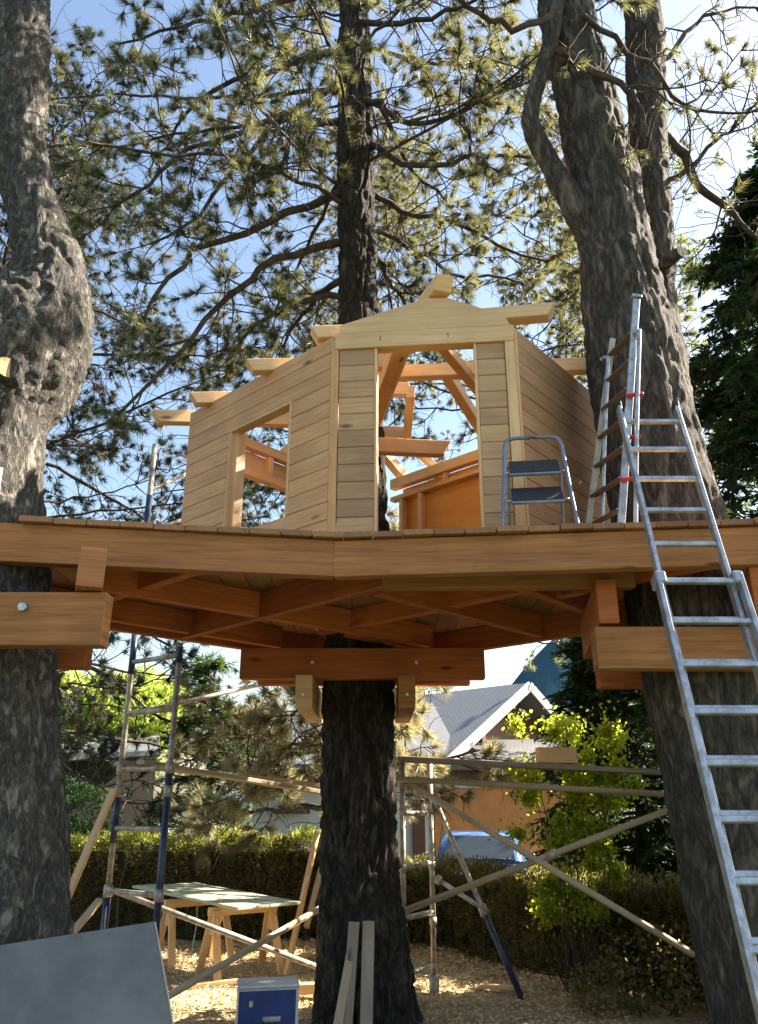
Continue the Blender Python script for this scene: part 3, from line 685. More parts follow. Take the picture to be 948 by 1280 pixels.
# support beams clamped to each trunk
def bolt(p, r=.022):
    mobj('bolt', tube_mesh(.05, r, M['steel'], 6), None, deck, frame(Vector(p), Vector(p) + V(0, -.05, 0)))
beam('support_beam', (-3.6, 4.60, 2.80), (-1.585, 4.60, 2.80), .13, .31, M['fascia'], deck); bolt((-2.05, 4.545, 2.86), .026)
beam('support_beam', (-3.5, 5.66, 2.83), (-2.05, 5.66, 2.83), .13, .29, M['joist'], deck)
beam('cross_beam', (-1.66, 4.45, 3.085), (-2.14, 5.75, 3.085), .15, .24, M['fascia'], deck)
beam('support_beam', (1.42, 5.27, 2.755), (2.75, 5.27, 2.755), .13, .275, M['fascia'], deck)
beam('support_beam', (1.70, 6.28, 2.77), (3.0, 6.28, 2.77), .13, .275, M['joist'], deck)
beam('cross_beam', (1.52, 5.2, 3.065), (1.75, 6.6, 3.065), .13, .30, M['joist'], deck)
beam('cross_beam', (2.42, 4.86, 3.065), (2.95, 6.6, 3.065), .16, .29, M['joist'], deck)
beam('support_beam', (-1.30, 7.58, 3.03), (.99, 7.58, 3.03), .13, .285, M['joist'], deck); bolt((-.62, 7.52, 3.03)); bolt((.35, 7.52, 3.03))
beam('support_beam', (-1.25, 8.42, 3.09), (.94, 8.42, 3.09), .13, .285, M['joist'], deck)
for xx in (-.67, .25):
    beam('clamp_block', (xx, 7.22, 2.735), (xx, 8.75, 2.735), .15, .285, M['spruce' if xx < 0 else 'fascia'], deck, c0=.04, c1=.04)
    mobj('bolt', tube_mesh(.03, .014, M['steel'], 6), None, deck, frame(V(xx, 7.205, 2.7), V(xx, 7.165, 2.7)))

# ================================================================== CABIN
P0, P1 = V(-.35, 5.60, 0), V(1.06, 5.47, 0)
LE, RE = V(-1.82, 6.97, 0), V(2.19, 6.84, 0)
dL = (LE - P0).normalized(); dR = (RE - P1).normalized(); dF = (P1 - P0).normalized()
cabin = thing('tree_house_cabin', (.3, 6.8, DZ), 'unfinished pale timber cabin with open roof frame standing on the deck', 'cabin')
CR = .1425
def courses(A, d, nrm, spans, k0, k1, zb, th=.024, mats=('cab',), gap=.003):
    """horizontal boards: spans(k) -> [(s0,s1)...] for course k"""
    for k in range(k0, k1):
        for s0, s1 in spans(k):
            z0 = zb + CR * k + gap / 2; hgt = CR - gap
            a = A + d * s0 + V(0, 0, z0 + hgt / 2); b = A + d * s1 + V(0, 0, z0 + hgt / 2)
            j = random.uniform(0, .003)
            beam('wall_board', a + nrm * j, b + nrm * j, th, hgt, M[random.choice(mats)], cabin, bev=.005)
nL = V(-dL.y, dL.x, 0); nL = nL if nL.y < 0 else -nL
nR = V(dR.y, -dR.x, 0); nF = V(dF.y, -dF.x, 0)
LL = (LE - P0).length; LR = (RE - P1).length; LF = (P1 - P0).length
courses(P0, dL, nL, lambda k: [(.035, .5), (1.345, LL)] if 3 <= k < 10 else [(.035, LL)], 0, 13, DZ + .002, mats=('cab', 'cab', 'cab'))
courses(P1, dR, nR, lambda k: [(.04, LR)], 0, 13, DZ + .002, mats=('cab2',))  # whole wall in the browner larch, which carries its shade in the colour
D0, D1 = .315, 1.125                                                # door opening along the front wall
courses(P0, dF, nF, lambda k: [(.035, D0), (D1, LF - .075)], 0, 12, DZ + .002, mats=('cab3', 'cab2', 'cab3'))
UPZ = V(0, 0, 1)
def post(name, p, z0, z1, w_, t_, d, mat='spruce'):
    return beam(name, V(p.x, p.y, z0), V(p.x, p.y, z1), t_, w_, M[mat], cabin, up=d)
post('corner_trim', P0 + nF * .004 + dF * .012, DZ, DZ + 1.80, .035, .03, dF, 'cab')
post('corner_trim', P0 + nL * .006 + dL * .012, DZ, DZ + 1.84, .035, .03, dL, 'cab')
post('corner_trim', P1 + nF * .012 - dF * .033, DZ, DZ + 1.79, .075, .03, dF)
post('corner_trim', P1 + nR * .004 + dR * .018, DZ, DZ + 1.84, .03, .03, dR)
# inner frame
inn = -.075
for A, d, n_, L_, ss in ((P0, dL, nL, LL, (.08, .55, 1.30, LL - .06)), (P1, dR, nR, LR, (.1, .75, LR - .06)), (P0, dF, nF, LF, (.09, LF - .1))):
    for s_ in ss: post('stud', A + d * s_ + n_ * inn, DZ, DZ + 1.74, .06, .10, d)
    a = A + d * .04 + n_ * inn + V(0, 0, DZ + 1.80); b = A + d * (L_ - .03) + n_ * inn + V(0, 0, DZ + 1.80)
    beam('top_plate', a, b, .10, .11, M['spruce'], cabin)
# window opening lining in the left wall
for s_ in (.512, 1.333): post('window_jamb', P0 + dL * s_ + nL * -.035, DZ + .43, DZ + 1.425, .022, .10, dL)
for z_ in (DZ + .417, DZ + 1.437):
    a = P0 + dL * .5 - nL * .036 + V(0, 0, z_); b = P0 + dL * 1.345 - nL * .036 + V(0, 0, z_)
    beam('window_sill' if z_ < DZ + 1 else 'window_head', a, b, .10, .022, M['spruce'], cabin)
for s_ in (D0 + .012, D1 - .012): post('door_jamb', P0 + dF * s_ - nF * .035, DZ, DZ + 1.735, .022, .10, dF)
# lintel and low pediment of the front wall
zl = DZ + .002 + CR * 12
beam('lintel', P0 + dF * .0 + nF * .010 + V(0, 0, zl + .073), P0 + dF * (LF + .005) + nF * .010 + V(0, 0, zl + .073), .052, .141, M['spruce'], cabin)
z1_, z2_ = zl + .151, zl + .435
pp = [P0 + dF * .03 + V(0, 0, z1_), P0 + dF * (LF - .02) + V(0, 0, z1_), P0 + dF * (LF - .06) + V(0, 0, z1_ + .09), P0 + dF * (LF * .64) + V(0, 0, z2_), P0 + dF * (LF * .52) + V(0, 0, z2_ + .005), P0 + dF * .04 + V(0, 0, z1_ + .075)]
plate('gable_board', [p + nF * .024 for p in pp], nF, .045, M['spruce'], cabin)
for s_ in (D0 + .05, D1 - .22): pole('nail', P0 + dF * s_ + nF * .03 + V(0, 0, zl + .02), P0 + dF * s_ + nF * .036 + V(0, 0, zl + .10), .004, M['rubber'], cabin, 6)
# roof frame
def raf(a, b, h=.115, w_=.105, c0=.05, c1=0, name='rafter'): return beam(name, a, b, w_, h, M['spruce'], cabin, c0=c0, c1=c1, bev=.006)
raf((.53, 5.38, 5.72), (-.12, 7.45, 5.96), .125, .15, .05, 0, 'ridge_beam')
raf((-.56, 5.70, 5.42), (.42, 5.84, 5.56), .115, .13); raf((1.43, 5.56, 5.555), (.50, 5.86, 5.66), .115, .13)
raf((-1.15, 6.08, 5.345), (.16, 6.48, 5.62)); raf((-1.77, 6.67, 5.345), (-.45, 7.2, 5.66)); raf((-2.2, 6.98, 5.32), (-.75, 7.75, 5.66), .13)
raf((1.98, 6.24, 5.46), (.10, 6.86, 5.73), .13); 
raf((1.32, 8.12, 5.42), (.62, 6.86, 5.80), .12, .10); raf((1.05, 6.95, 5.50), (.46, 5.95, 5.60), .10, .09)
raf(W(564, 562, 7.75), W(425, 556, 7.5), .16, .11, .10); raf((.22, 5.72, 5.47), (-.06, 7.38, 5.50), .17, .15, 0, 0, 'tie_beam'); raf((.35, 8.9, 5.42), (-.1, 8.45, 5.8)); raf((-1.1, 8.15, 5.40), (-.55, 7.95, 5.8))
for a, b in (((-.72, 7.46), (.32, 7.46)), ((.33, 7.42), (.33, 8.52)), ((.30, 8.5), (-.72, 8.5)), ((-.73, 8.54), (-.73, 7.42))):
    beam('ring_beam', (*a, 5.86 + (.02 if a[1] == b[1] else -.02)), (*b, 5.86 + (.02 if a[1] == b[1] else -.02)), .09, .14, M['spruce'], cabin)
for q in ((.27, 8.44), (-.66, 8.44)): beam('ring_brace', (q[0] * 1.0, q[1], 5.80), ((q[0] + .2) * 2.1 - .2, (q[1] - 8) * 1.5 + 8, 5.38), .07, .09, M['spruce'], cabin)
# rear right wall: sheathed, rails and studs inside
bR = (V(-.06, 8.95, 0) - RE).normalized(); nI = V(-.7, -.72, 0); nI = (nI - bR * nI.dot(bR)).normalized()
LB = 2.62
a = RE + V(0, 0, DZ + .003); b = RE + bR * LB + V(0, 0, DZ + .003)
plate('sheathing_panel', [a, b, b + V(0, 0, 1.72), a + V(0, 0, 1.72)], nI, .02, M['panel'], cabin)
for z_, h_ in ((1.785, .12), (1.60, .05)): beam('top_plate', RE + nI * .05 + V(0, 0, DZ + z_), RE + bR * (LB + .12) + nI * .05 + V(0, 0, DZ + z_), .09, h_, M['spruce'], cabin)
for s_ in (.5, 1.2, 1.95): post('wall_block', RE + bR * s_ + nI * .04, DZ + 1.628, DZ + 1.722, .06, .07, bR)
for s_ in (2.30, 2.58): post('stud', RE + bR * s_ + nI * .05, DZ, DZ + 1.57, .055, .08, bR)
# rear left wall: open frame with rails
bL = V(.664, .747, 0).normalized(); F0 = LE + bL * .06
for z_, h_ in ((1.77, .10), (1.46, .09)): beam('top_plate', F0 + V(0, 0, DZ + z_), F0 + bL * 1.75 + V(0, 0, DZ + z_), .09, h_, M['spruce'], cabin)
plate('sheathing_panel', [F0 - nI * 0 + V(-.02, .03, DZ + 1.51), F0 + bL * 1.75 + V(-.02, .03, DZ + 1.51), F0 + bL * 1.75 + V(-.02, .03, DZ + 1.71), F0 + V(-.02, .03, DZ + 1.71)], (.747, -.664, 0), .018, M['spruce'], cabin)
for s_ in (.45, .95, 1.4): post('wall_block', F0 + bL * s_, DZ + 1.51, DZ + 1.715, .06, .07, bL)
for s_ in (.03, 1.72): post('stud', F0 + bL * s_, DZ, DZ + 1.41, .06, .09, bL)

# ================================================================== LADDERS
UPL = V(0, 1.33, 3.5).normalized()
def lad(k, side=0, off=0): # k runs from 0 at the deck edge downwards
    c = V(1.885 - .13 * k, 4.76 - 1.33 * k, 3.5 - 3.5 * k)
    nrm_ = V(0, -3.5, 1.33).normalized()
    return c + V(side, 0, 0) + nrm_ * off
ladder = thing('extension_ladder', (1.76, 3.45, 0), 'tall aluminium extension ladder leaning on the deck edge', 'ladder')
nl_ = V(0, -3.5, 1.33)
for s_ in (-.205, .205): beam('upper_rail', lad(-.275, s_), lad(.80, s_), .026, .062, M['alu'], ladder, up=nl_)
for s_ in (-.240, .240): beam('lower_rail', lad(.135, s_, .055), lad(.995, s_, .055), .028, .066, M['alu'], ladder, up=nl_)
kk = -.235
while kk < .78:
    beam('rung', lad(kk, -.20), lad(kk, .20), .032, .03, M['alu'], ladder, up=nl_); kk += .0735
kk = .1445
while kk < .99:
    beam('rung', lad(kk, -.235, .055), lad(kk, .235, .055), .032, .03, M['alu'], ladder, up=nl_); kk += .0735
for s_ in (-.226, .226): beam('guide_bracket', lad(.128, s_, .03), lad(.150, s_, .03), .062, .115, M['alu'], ladder, up=nl_, bev=.01)
for s_ in (-.24, .24): beam('foot', lad(.985, s_, .055), lad(1.012, s_, .055), .04, .08, M['rubber'], ladder, up=nl_)
for s_ in (-.205, .205): beam('end_cap', lad(-.285, s_), lad(-.272, s_), .032, .068, M['rubber'], ladder, up=nl_)

def bent_tube(name, pts, r, mat, parent, world, n=40, sides=10):
    P = catmull(pts, n)[None]; v, f = tubes(P, np.full((1, n), r), sides)
    return mobj(name, raw_mesh(name, v, f, mat, True), None, parent, world)
stool = thing('step_stool', (1.07, 5.02, DZ), 'small two step folding stool with black treads beside the doorway', 'step stool')
sw = Matrix.Translation(V(1.07, 5.02, DZ)) @ Matrix.Rotation(R(-7), 4, 'Z')
hw = .235
fr = [(-hw - .015, .0, .0), (-hw + .01, .06, .30), (-hw + .03, .12, .60), (-hw + .038, .135, .68), (-hw + .06, .143, .725), (-hw + .11, .147, .742), (0, .148, .744), (hw - .11, .147, .742), (hw - .06, .143, .725), (hw - .038, .135, .68), (hw - .03, .12, .60), (hw - .01, .06, .30), (hw + .015, .0, .0)]
bent_tube('front_frame', fr, .0135, M['stoolframe'], stool, sw, 70)
rear = [(-.19, .36, .0), (-.185, .27, .2), (-.18, .15, .50), (-.18, .14, .52)]
bent_tube('rear_leg', rear, .011, M['stoolframe'], stool, sw); bent_tube('rear_leg', [(-p[0], p[1], p[2]) for p in rear], .011, M['stoolframe'], stool, sw)
mobj('rear_bar', tube_mesh(.37, .009, M['stoolframe'], 8), None, stool, sw @ Matrix.Translation(V(0, .33, .07)))
for z_, y_ in ((.225, .03), (.455, .09)):
    tm = sw @ Matrix.Translation(V(0, y_ + .055, z_ + .05)) @ Matrix.Rotation(R(48), 4, 'X')
    tr = mobj('tread', box_mesh(.36, .20, .028, .008, 0, 0, M['stoolframe']), None, stool, tm)
    mobj('tread_mat', box_mesh(.34, .185, .006, .002, 0, 0, M['rubber']), None, tr, tm @ Matrix.Translation(V(0, 0, .0175)))
    mobj('underside', box_mesh(.325, .165, .004, .001, 0, 0, M['rubber']), None, tr, tm @ Matrix.Translation(V(0, 0, -.0165)))
    for s_ in (-1, 1): mobj('rivet', tube_mesh(.03, .008, M['steel'], 8), None, stool, sw @ Matrix.Translation(V(s_ * .195, y_ + .0, z_)))
for s_ in (-1, 1): mobj('rubber_foot', tube_mesh(.03, .019, M['rubber'], 10), None, stool, sw @ Matrix.Translation(V(s_ * (hw + .015), .003, .0155)) @ Matrix.Rotation(R(90), 4, 'Y'))

sl_ = thing('folding_stepladder', (1.62, 5.2, DZ), 'folded stepladder with brown treads and red clips leaning on the twin trunk tree', 'ladder')
yb, yt = V(1.475, 5.47, DZ), V(1.83, 5.42, DZ + 1.72)
ab, at_ = V(1.615, 5.07, DZ), V(1.935, 5.10, DZ + 1.86)
beam('rail', yb, yt, .020, .045, M['yellowrail'], sl_, up=V(1, 0, 0)); beam('rail', ab, at_, .024, .052, M['alu'], sl_, up=V(1, 0, 0))
for i in range(7):
    f_ = .10 + i * .135
    a = yb.lerp(yt, f_); b = ab.lerp(at_, f_ * .93); d_ = (b - a).normalized()
    beam('tread', a + d_ * .015, b - d_ * .02, .07, .02, M['brownstep'], sl_, up=V(-.25, 0, 1))
tb = [tuple(V(1.70, 5.02, DZ)), tuple(V(1.80, 5.03, DZ + .8)), tuple(V(1.895, 5.04, DZ + 1.48)), tuple(V(1.90, 5.05, DZ + 1.53)), tuple(V(1.885, 5.07, DZ + 1.555)), tuple(V(1.865, 5.1, DZ + 1.55))]
bent_tube('rear_tube', tb, .016, M['alu'], sl_, I4); bent_tube('rear_tube', [(p[0] - .13, p[1] + .36, p[2]) for p in tb], .016, M['alu'], sl_, I4)
for f_ in (.20, .37, .55):
    c = ab.lerp(at_, f_); beam('clip', c + V(-.03, -.03, 0), c + V(.085, -.04, .005), .04, .022, M['red'], sl_, bev=.006)
beam('top_cap', at_ + V(0, -.005, .005), at_ + V(.004, -.005, .03), .04, .075, M['alu'], sl_, up=V(1, 0, 0))

# short bright rail end behind the left tree
p = W(2, 640, 4.9)
lean = thing('leaning_rail', (p.x, 4.62, DZ), 'bright metal rail standing on the deck against the crooked grey tree', 'rail')
beam('rail', V(-2.36, 4.60, DZ), V(-2.40, 4.66, DZ + .29), .03, .05, M['alu'], lean)
beam('rail_end', V(-2.40, 4.66, DZ + .292), V(-2.401, 4.661, DZ + .30), .034, .054, M['rubber'], lean)

# ================================================================== SCAFFOLDS
LA, LB_ = V(-2.46, 8.0, 0), V(-1.90, 7.62, 0)
sc = thing('scaffold_tower', (-2.2, 7.8, 0), 'scaffold frame with blue lower posts rising past the deck edge', 'scaffold')
pole('post', LA + V(0, 0, .02), LA + V(0, 0, 5.5), .028, M['galv'], sc); pole('post', LB_ + V(0, 0, .02), LB_ + V(0, 0, 3.24), .028, M['galv'], sc)
for P_, z0, z1, m_ in ((LA, .1, 1.0, 'bluetube'), (LA, 1.45, 1.95, 'bluetube'), (LA, 3.0, 3.4, 'bluetube'), (LA, 3.7, 4.9, 'bluetube'), (LB_, .3, 2.05, 'bluetube'), (LB_, 3.05, 3.2, 'bluetube')):  # blue sleeves; the second post's short top one stands for its shaded end
    pole('sleeve', P_ + V(0, 0, z0), P_ + V(0, 0, z1), .0325, M[m_], sc)
for z_ in (.5, 1.05, 1.58, 2.10, 2.62, 3.12): pole('rung', LA + V(0, 0, z_), LB_ + V(0, 0, z_), .024, M['galv'], sc)
for P_ in (LA, LB_):
    for z_ in (1.05, 1.9, 2.10): pole('coupler', P_ + V(0, 0, z_ - .05), P_ + V(0, 0, z_ + .05), .043, M['galv'], sc, 8)
    pole('base_plate', P_ + V(0, 0, .0), P_ + V(0, 0, .03), .08, M['galv'], sc, 8)
pole('brace', LA + V(.0, -.05, 1.08), W(402, 1211, 8.75), .026, M['galv'], sc)
pole('brace', W(208, 1247, 7.3), W(405, 1133, 8.7), .028, M['polewood'], sc)
pole('brace', LA + V(.03, .05, 2.62), W(346, 851, 9.6), .024, M['galv'], sc)
pole('brace', W(346, 851, 9.6), W(368, 868, 9.9), .022, M['galv'], sc)
pole('guard_rail', LA + V(0, .03, 4.98), W(236, 591, 9.2), .02, M['polewood'], sc); pole('guard_rail', LA + V(0, .03, 4.50), W(238, 646, 9.0), .02, M['polewood'], sc)
beam('prop', LA + V(-.03, -.05, 1.92), W(72, 1150, 7.1), .06, .045, M['spruce'], sc); beam('prop', LA + V(-.05, -.05, .98), W(70, 1190, 7.3), .06, .045, M['polewood'], sc)

RA, RB = V(.545, 9.0, 0), V(.235, 8.55, 0)
s2 = thing('scaffold_tower', (.4, 8.8, 0), 'bare metal scaffold frame standing behind the centre pine towards the car', 'scaffold')
for P_ in (RA, RB):
    pole('post', P_ + V(0, 0, .12), P_ + V(0, 0, 2.2), .028, M['galv'], s2)
    pole('foot', P_ + V(0, 0, .03), P_ + V(0, 0, .2), .05, M['galv'], s2, 10); pole('base_plate', P_ + V(0, 0, .01), P_ + V(0, 0, .035), .09, M['galv'], s2, 8)
    for z_ in (.68, 1.2, 1.72): pole('coupler', P_ + V(0, 0, z_ - .035), P_ + V(0, 0, z_ + .035), .038, M['galv'], s2, 8)
for z_ in (.28, .76, 1.22, 1.70): pole('rung', RA + V(0, 0, z_), RB + V(0, 0, z_), .026, M['galv'], s2)
pole('brace', W(490, 1145, 8.45), W(838, 1012, 8.15), .03, M['polewood'], s2); pole('brace', W(490, 966, 8.6), W(868, 1194, 7.9), .03, M['polewood'], s2)
e1 = W(546, 1005, 9.0); e2 = W(657, 1258, 8.8); mm = e1.lerp(e2, .55)
pole('brace', e1, e2, .026, M['galv'], s2); pole('sleeve', mm, e2, .031, M['bluetube'], s2); pole('brace', W(548, 1100, 8.97), W(612, 1141, 8.85), .022, M['alu'], s2)
for p_, q_ in ((W(690, 1069, 8.28), V(.1, -.03, .05)), (e1, V(.03, .0, -.08)), (mm, V(.04, 0, -.09)), (W(548, 1100, 8.97), V(.05, 0, -.03))): pole('coupler', p_ - q_ * .5, p_ + q_ * .5, .045, M['galv'], s2, 8)
pole('ledger', W(495, 974, 8.5), W(832, 993, 8.6), .03, M['polewood'], s2)

def plank(a, b, w_, h, label, mat='oldwood', cat='plank', name='scaffold_plank'):
    c = (Vector(a) + Vector(b)) / 2
    o = beam(name, a, b, w_, h, M[mat]); tag(o, label, cat); return o
pa, pb = W(497, 949, 8.55), W(830, 966, 8.85)
plank(pa, pb, .28, .05, 'long grey scaffold plank carrying the small timber offcut')
pa2, pb2 = V(-2.5, 8.06, 2.16), W(404, 983, 9.7)
plank(pa2, pb2, .24, .045, 'scaffold plank running from the blue tower to the centre pine')
plank(V(-2.22, 7.78, 2.157), W(404, 991, 9.2), .16, .04, 'narrower scaffold plank beside the one running to the centre pine', 'polewood')
c = pa.lerp(pb, .58)
o = beam('timber_offcut', W(672, 944, 8.72), W(719, 945, 8.76), .14, .155, M['spruce']); tag(o, 'small pale timber offcut standing on the scaffold plank above the shrub', 'timber')
# ================================================================== YARD CLUTTER
def board_thing(name, a, b, w_, h, mat, label, cat, up=V(0, 0, 1)):
    o = beam(name, a, b, w_, h, M[mat], None, up=up); return tag(o, label, cat)
board_thing('leaning_board', W(397, 1040, 10.6), W(357, 1222, 9.9), .05, .07, 'spruce', 'long pale batten leaning behind the centre pine', 'board')
board_thing('leaning_board', W(402, 1085, 10.5), W(383, 1160, 10.2), .05, .06, 'polewood', 'shorter batten leaning beside the long pale batten', 'board')
ny_ = V(0, -1, .35)
board_thing('leaning_board', W(443, 1153, 7.50), V(-.26, 7.05, .02), .09, .03, 'oldwood', 'middle grey board leaning against the foot of the pine', 'board', ny_)
board_thing('leaning_board', W(461, 1152, 7.52), V(-.10, 7.03, .02), .10, .03, 'oldwood', 'broad board leaning against the foot of the pine, tall as its grey neighbour', 'board', ny_)
board_thing('leaning_board', W(441, 1178, 7.44), V(-.35, 6.98, .02), .07, .03, 'polewood', 'shortest light board leaning against the foot of the pine', 'board', ny_)
board_thing('offcut_plank', V(-.85, 8.9, .10), V(-.55, 8.95, .10), .12, .09, 'spruce', 'orange timber offcut lying in the sawdust near the pine', 'timber')

for i, (x_, y_, a_, L_, lab) in enumerate([(-1.9, 9.2, .4, .5, 'short pale batten lying in the sawdust in front of the sawhorses'), (-.95, 10.6, 1.3, .42, 'short pale batten lying by the foot of the long leaning batten'), (1.0, 9.1, -.3, .38, 'short pale batten lying near the bare metal scaffold foot'), (-2.75, 10.0, .9, .55, 'short pale batten lying near the blue scaffold posts')]):
    zz_ = yard_z(x_, y_) + .03; board_thing('offcut_plank', V(x_, y_, zz_), V(x_ + L_ * math.cos(a_), y_ + L_ * math.sin(a_), zz_ + .01), .07, .035, 'spruce', lab, 'timber')
# sheet leaning in front of the crooked tree
sa, sb = V(-1.10, 4.36, 1.255), V(-.60, 3.86, .04); sdir = (sa - sb); left = V(-1.0, -.10, -.13)
nsh = left.cross(sdir).normalized(); nsh = nsh if nsh.y < 0 else -nsh
gs = thing('grey_sheet', (-1.6, 4.0, 0), 'large grey sheet panel leaning in front of the crooked tree', 'panel')
plate('sheet', [sa, sa + left * 2.1, sb + left * 2.1 + V(0, 0, .27), sb], nsh, .012, M['greysheet'], gs)
beam('edge_strip', sa - nsh * .006 + V(.004, 0, 0), sb - nsh * .006 + V(.004, 0, 0), .016, .006, M['steel'], gs, up=left)
for (u_, v_) in ((.36, .34), (.2, .75)):
    c = sa + left * (u_ * 1.6) - sdir * v_; mobj('screw_hole', tube_mesh(.006, .011, M['rubber'], 10), None, gs, frame(c, c + nsh * .006))

# blue case with white edge
bc = thing('tool_case', (-.78, 6.3, 0), 'blue box with white rim and metal handle standing on the sawdust', 'case')
bw = Matrix.Translation(V(-.76, 6.25, 0.03)) @ Matrix.Rotation(R(12), 4, 'Z')
def lb(name, sx, sy, sz, p, mat, par=bc, bev=.008): return mobj(name, box_mesh(sx, sy, sz, bev, 0, 0, M[mat]), None, par, bw @ Matrix.Translation(V(*p)))
lb('body', .40, .26, .60, (0, 0, .30), 'whiteframe'); fp = lb('front_panel', .378, .012, .59, (-.011, -.134, .297), 'bluecase'); lb('lid', .41, .27, .022, (0, 0, .613), 'whiteframe')
hd = lb('handle_plate', .12, .008, .028, (.02, -.144, .43), 'alu'); lb('handle', .10, .02, .012, (.02, -.155, .42), 'steel', fp, .004)
lb('latch', .03, .01, .04, (-.12, -.145, .52), 'steel', fp, .003)

# sawhorses and the work top
def sawhorse(c, ang, label, h=.72):
    t = thing('sawhorse', (c[0], c[1], 0), label, 'sawhorse'); d = V(math.cos(ang), math.sin(ang), 0); n_ = V(-d.y, d.x, 0); C = V(c[0], c[1], 0)
    beam('top_rail', C - d * .42 + V(0, 0, h - .04), C + d * .42 + V(0, 0, h - .04), .05, .09, M['spruce'], t)
    for s_ in (-1, 1):
        for q in (-1, 1):
            beam('leg', C + d * .34 * s_ + n_ * .035 * q + V(0, 0, h - .03), C + d * .38 * s_ + n_ * .25 * q + V(0, 0, .03), .085, .03, M['spruce'], t, up=n_)
        plate('gusset', [C + d * .36 * s_ + n_ * .10 + V(0, 0, h - .1), C + d * .36 * s_ - n_ * .10 + V(0, 0, h - .1), C + d * .365 * s_ - n_ * .15 + V(0, 0, h - .27), C + d * .365 * s_ + n_ * .15 + V(0, 0, h - .27)], d * s_, .02, M['spruce'], t)
    return t
sh1, sh2 = V(-1.52, 9.95, 0), V(-2.2, 10.7, 0)
sawhorse(sh1, R(35), 'wooden sawhorse under the near end of the pale work top'); sawhorse(sh2, R(38), 'wooden sawhorse under the far end of the pale work top, beside the blue scaffold')
wt_a, wt_b = V(-1.18, 9.60, .752), V(-2.75, 11.35, .80)
M['worktop'] = plain('pale_green_board', (.48, .50, .36), .35, 0, .15, 4, .05)
dd = (wt_b - wt_a).normalized(); nn_ = V(-dd.y, dd.x, 0)
wt = thing('work_top', tuple(wt_a), 'pale green shuttering board lying across two sawhorses', 'board')
for q, w_ in ((-.21, .41), (.21, .40)): beam('board', wt_a + nn_ * q, wt_b + nn_ * q + dd * (.12 if q > 0 else 0), w_, .028, M['worktop'], wt)

tag(bent_tube('power_cord', [(-2.12, 10.35, .70), (-2.11, 10.3, .45), (-2.13, 10.28, .2), (-2.05, 10.2, .055), (-1.7, 9.9, .06), (-1.75, 9.4, .06), (-1.2, 9.1, .06), (-.6, 9.3, .06)], .008, M['yellowrail'], None, I4, 80, 6), 'thin yellowish cord hanging from the far sawhorse to the ground', 'cord')
# wood chips and shavings lying in the yard
rngC = np.random.default_rng(77); nC = 26000
cx = rngC.uniform(-4.2, 2.2, nC); cy = rngC.uniform(6.2, 12.2, nC)
kz_ = np.array([yard_z(a_, b_) for a_, b_ in zip(cx, cy)]) + rngC.uniform(.004, .03, nC)
v, f = leaves(np.stack([cx, cy, kz_], 1), np.stack([rngC.normal(size=nC), rngC.normal(size=nC), rngC.normal(0, .3, nC)], 1), np.array([0, 0, 1.]) + rngC.normal(0, .7, (nC, 3)), .05, .02, rngC)
M['chip'] = wood('wood_chip', (.58, .42, .20), (.76, .60, .35), .1, knots=False)
tag(mobj('wood_chips', raw_mesh('wood_chips', v, f, M['chip'])), 'pale wood shavings strewn over the yard ground', 'wood chips', kind='stuff')

# ================================================================== HOUSES AND CAR BEYOND THE HEDGE
M['white_wall'] = plain('white_render', (.58, .57, .54), .8, 0, .06, 2); M['terra'] = plain('terracotta_render', (.50, .20, .06), .8, 0, .12, 1.5)
M['brownwood'] = wood('dark_chalet_wood', (.09, .034, .016), (.16, .065, .032), .1, knots=False)
M['shedwood'] = wood('dark_shed_wood', (.012, .009, .007), (.03, .022, .016), .1, knots=False)
def tile_mat(name, c):
    k = NT(name); tc = k.n('ShaderNodeTexCoord'); br = k.n('ShaderNodeTexBrick', i_Scale=3.2)
    k.l(tc.outputs['UV'], br.inputs[0]); br.inputs['Color1'].default_value = (*c, 1); br.inputs['Color2'].default_value = (*[x * .8 for x in c], 1); br.inputs['Mortar'].default_value = (*[x * .45 for x in c], 1)
    br.inputs['Mortar Size'].default_value = .03; k.col(br.outputs[0]); k.rough(.45); k.bump(br.outputs[1], -.4, .02); return k.m
M['tiles'] = tile_mat('grey_tiles', (.17, .17, .18)); M['slate'] = tile_mat('blue_grey_sheet', (.15, .165, .19)); M['pane'] = plain('window_glass', (.03, .04, .05), .08, 0, .1, 3, 0)
def quad(name, pts, up, th, mat, par): return plate(name, pts, up, th, M[mat], par)
ho = thing('chalet', (4.4, 24, 0), 'chalet with brown wooden gable, grey tiled roof and terracotta wall', 'house')
gA = V(3.85, 24, 5.09); gd = V(.7, .714, 0); bd_ = V(-.714, .7, 0); ov = -bd_ * .7
gL = gA - gd * 3.9; gL.z = 2.78; gR = gA + gd * 2.0; gR.z = 3.88
nl2 = (gA - gL).cross(bd_).normalized(); nl2 = nl2 if nl2.z > 0 else -nl2; nr2 = (gR - gA).cross(bd_).normalized(); nr2 = nr2 if nr2.z > 0 else -nr2
ro = quad('roof', [gA + ov, gL + ov, gL + bd_ * 9, gA + bd_ * 9], nl2, .16, 'tiles', ho); quad('roof', [gA + ov + V(0, 0, .003), gR + ov, gR + bd_ * 9, gA + bd_ * 9 + V(0, 0, .003)], nr2, .16, 'tiles', ho)
for a, b in ((gA, gL), (gA, gR)): beam('verge_board', a + ov * 1.05 - V(0, 0, .1), b + ov * 1.05 - V(0, 0, .1), .05, .26, M['white_wall'], ro)
quad('gable_wall', [gA - V(0, 0, .25), V(gL.x, gL.y, 2.6) + gd * .4, V(gR.x, gR.y, 2.6), gR - V(0, 0, .25)], -bd_, .15, 'brownwood', ho)
for f_ in (.25, .55): 
    p = gA.lerp(gL, f_) - V(0, 0, .4); beam('purlin_end', p, p + ov * .9, .16, .2, M['brownwood'], ho)
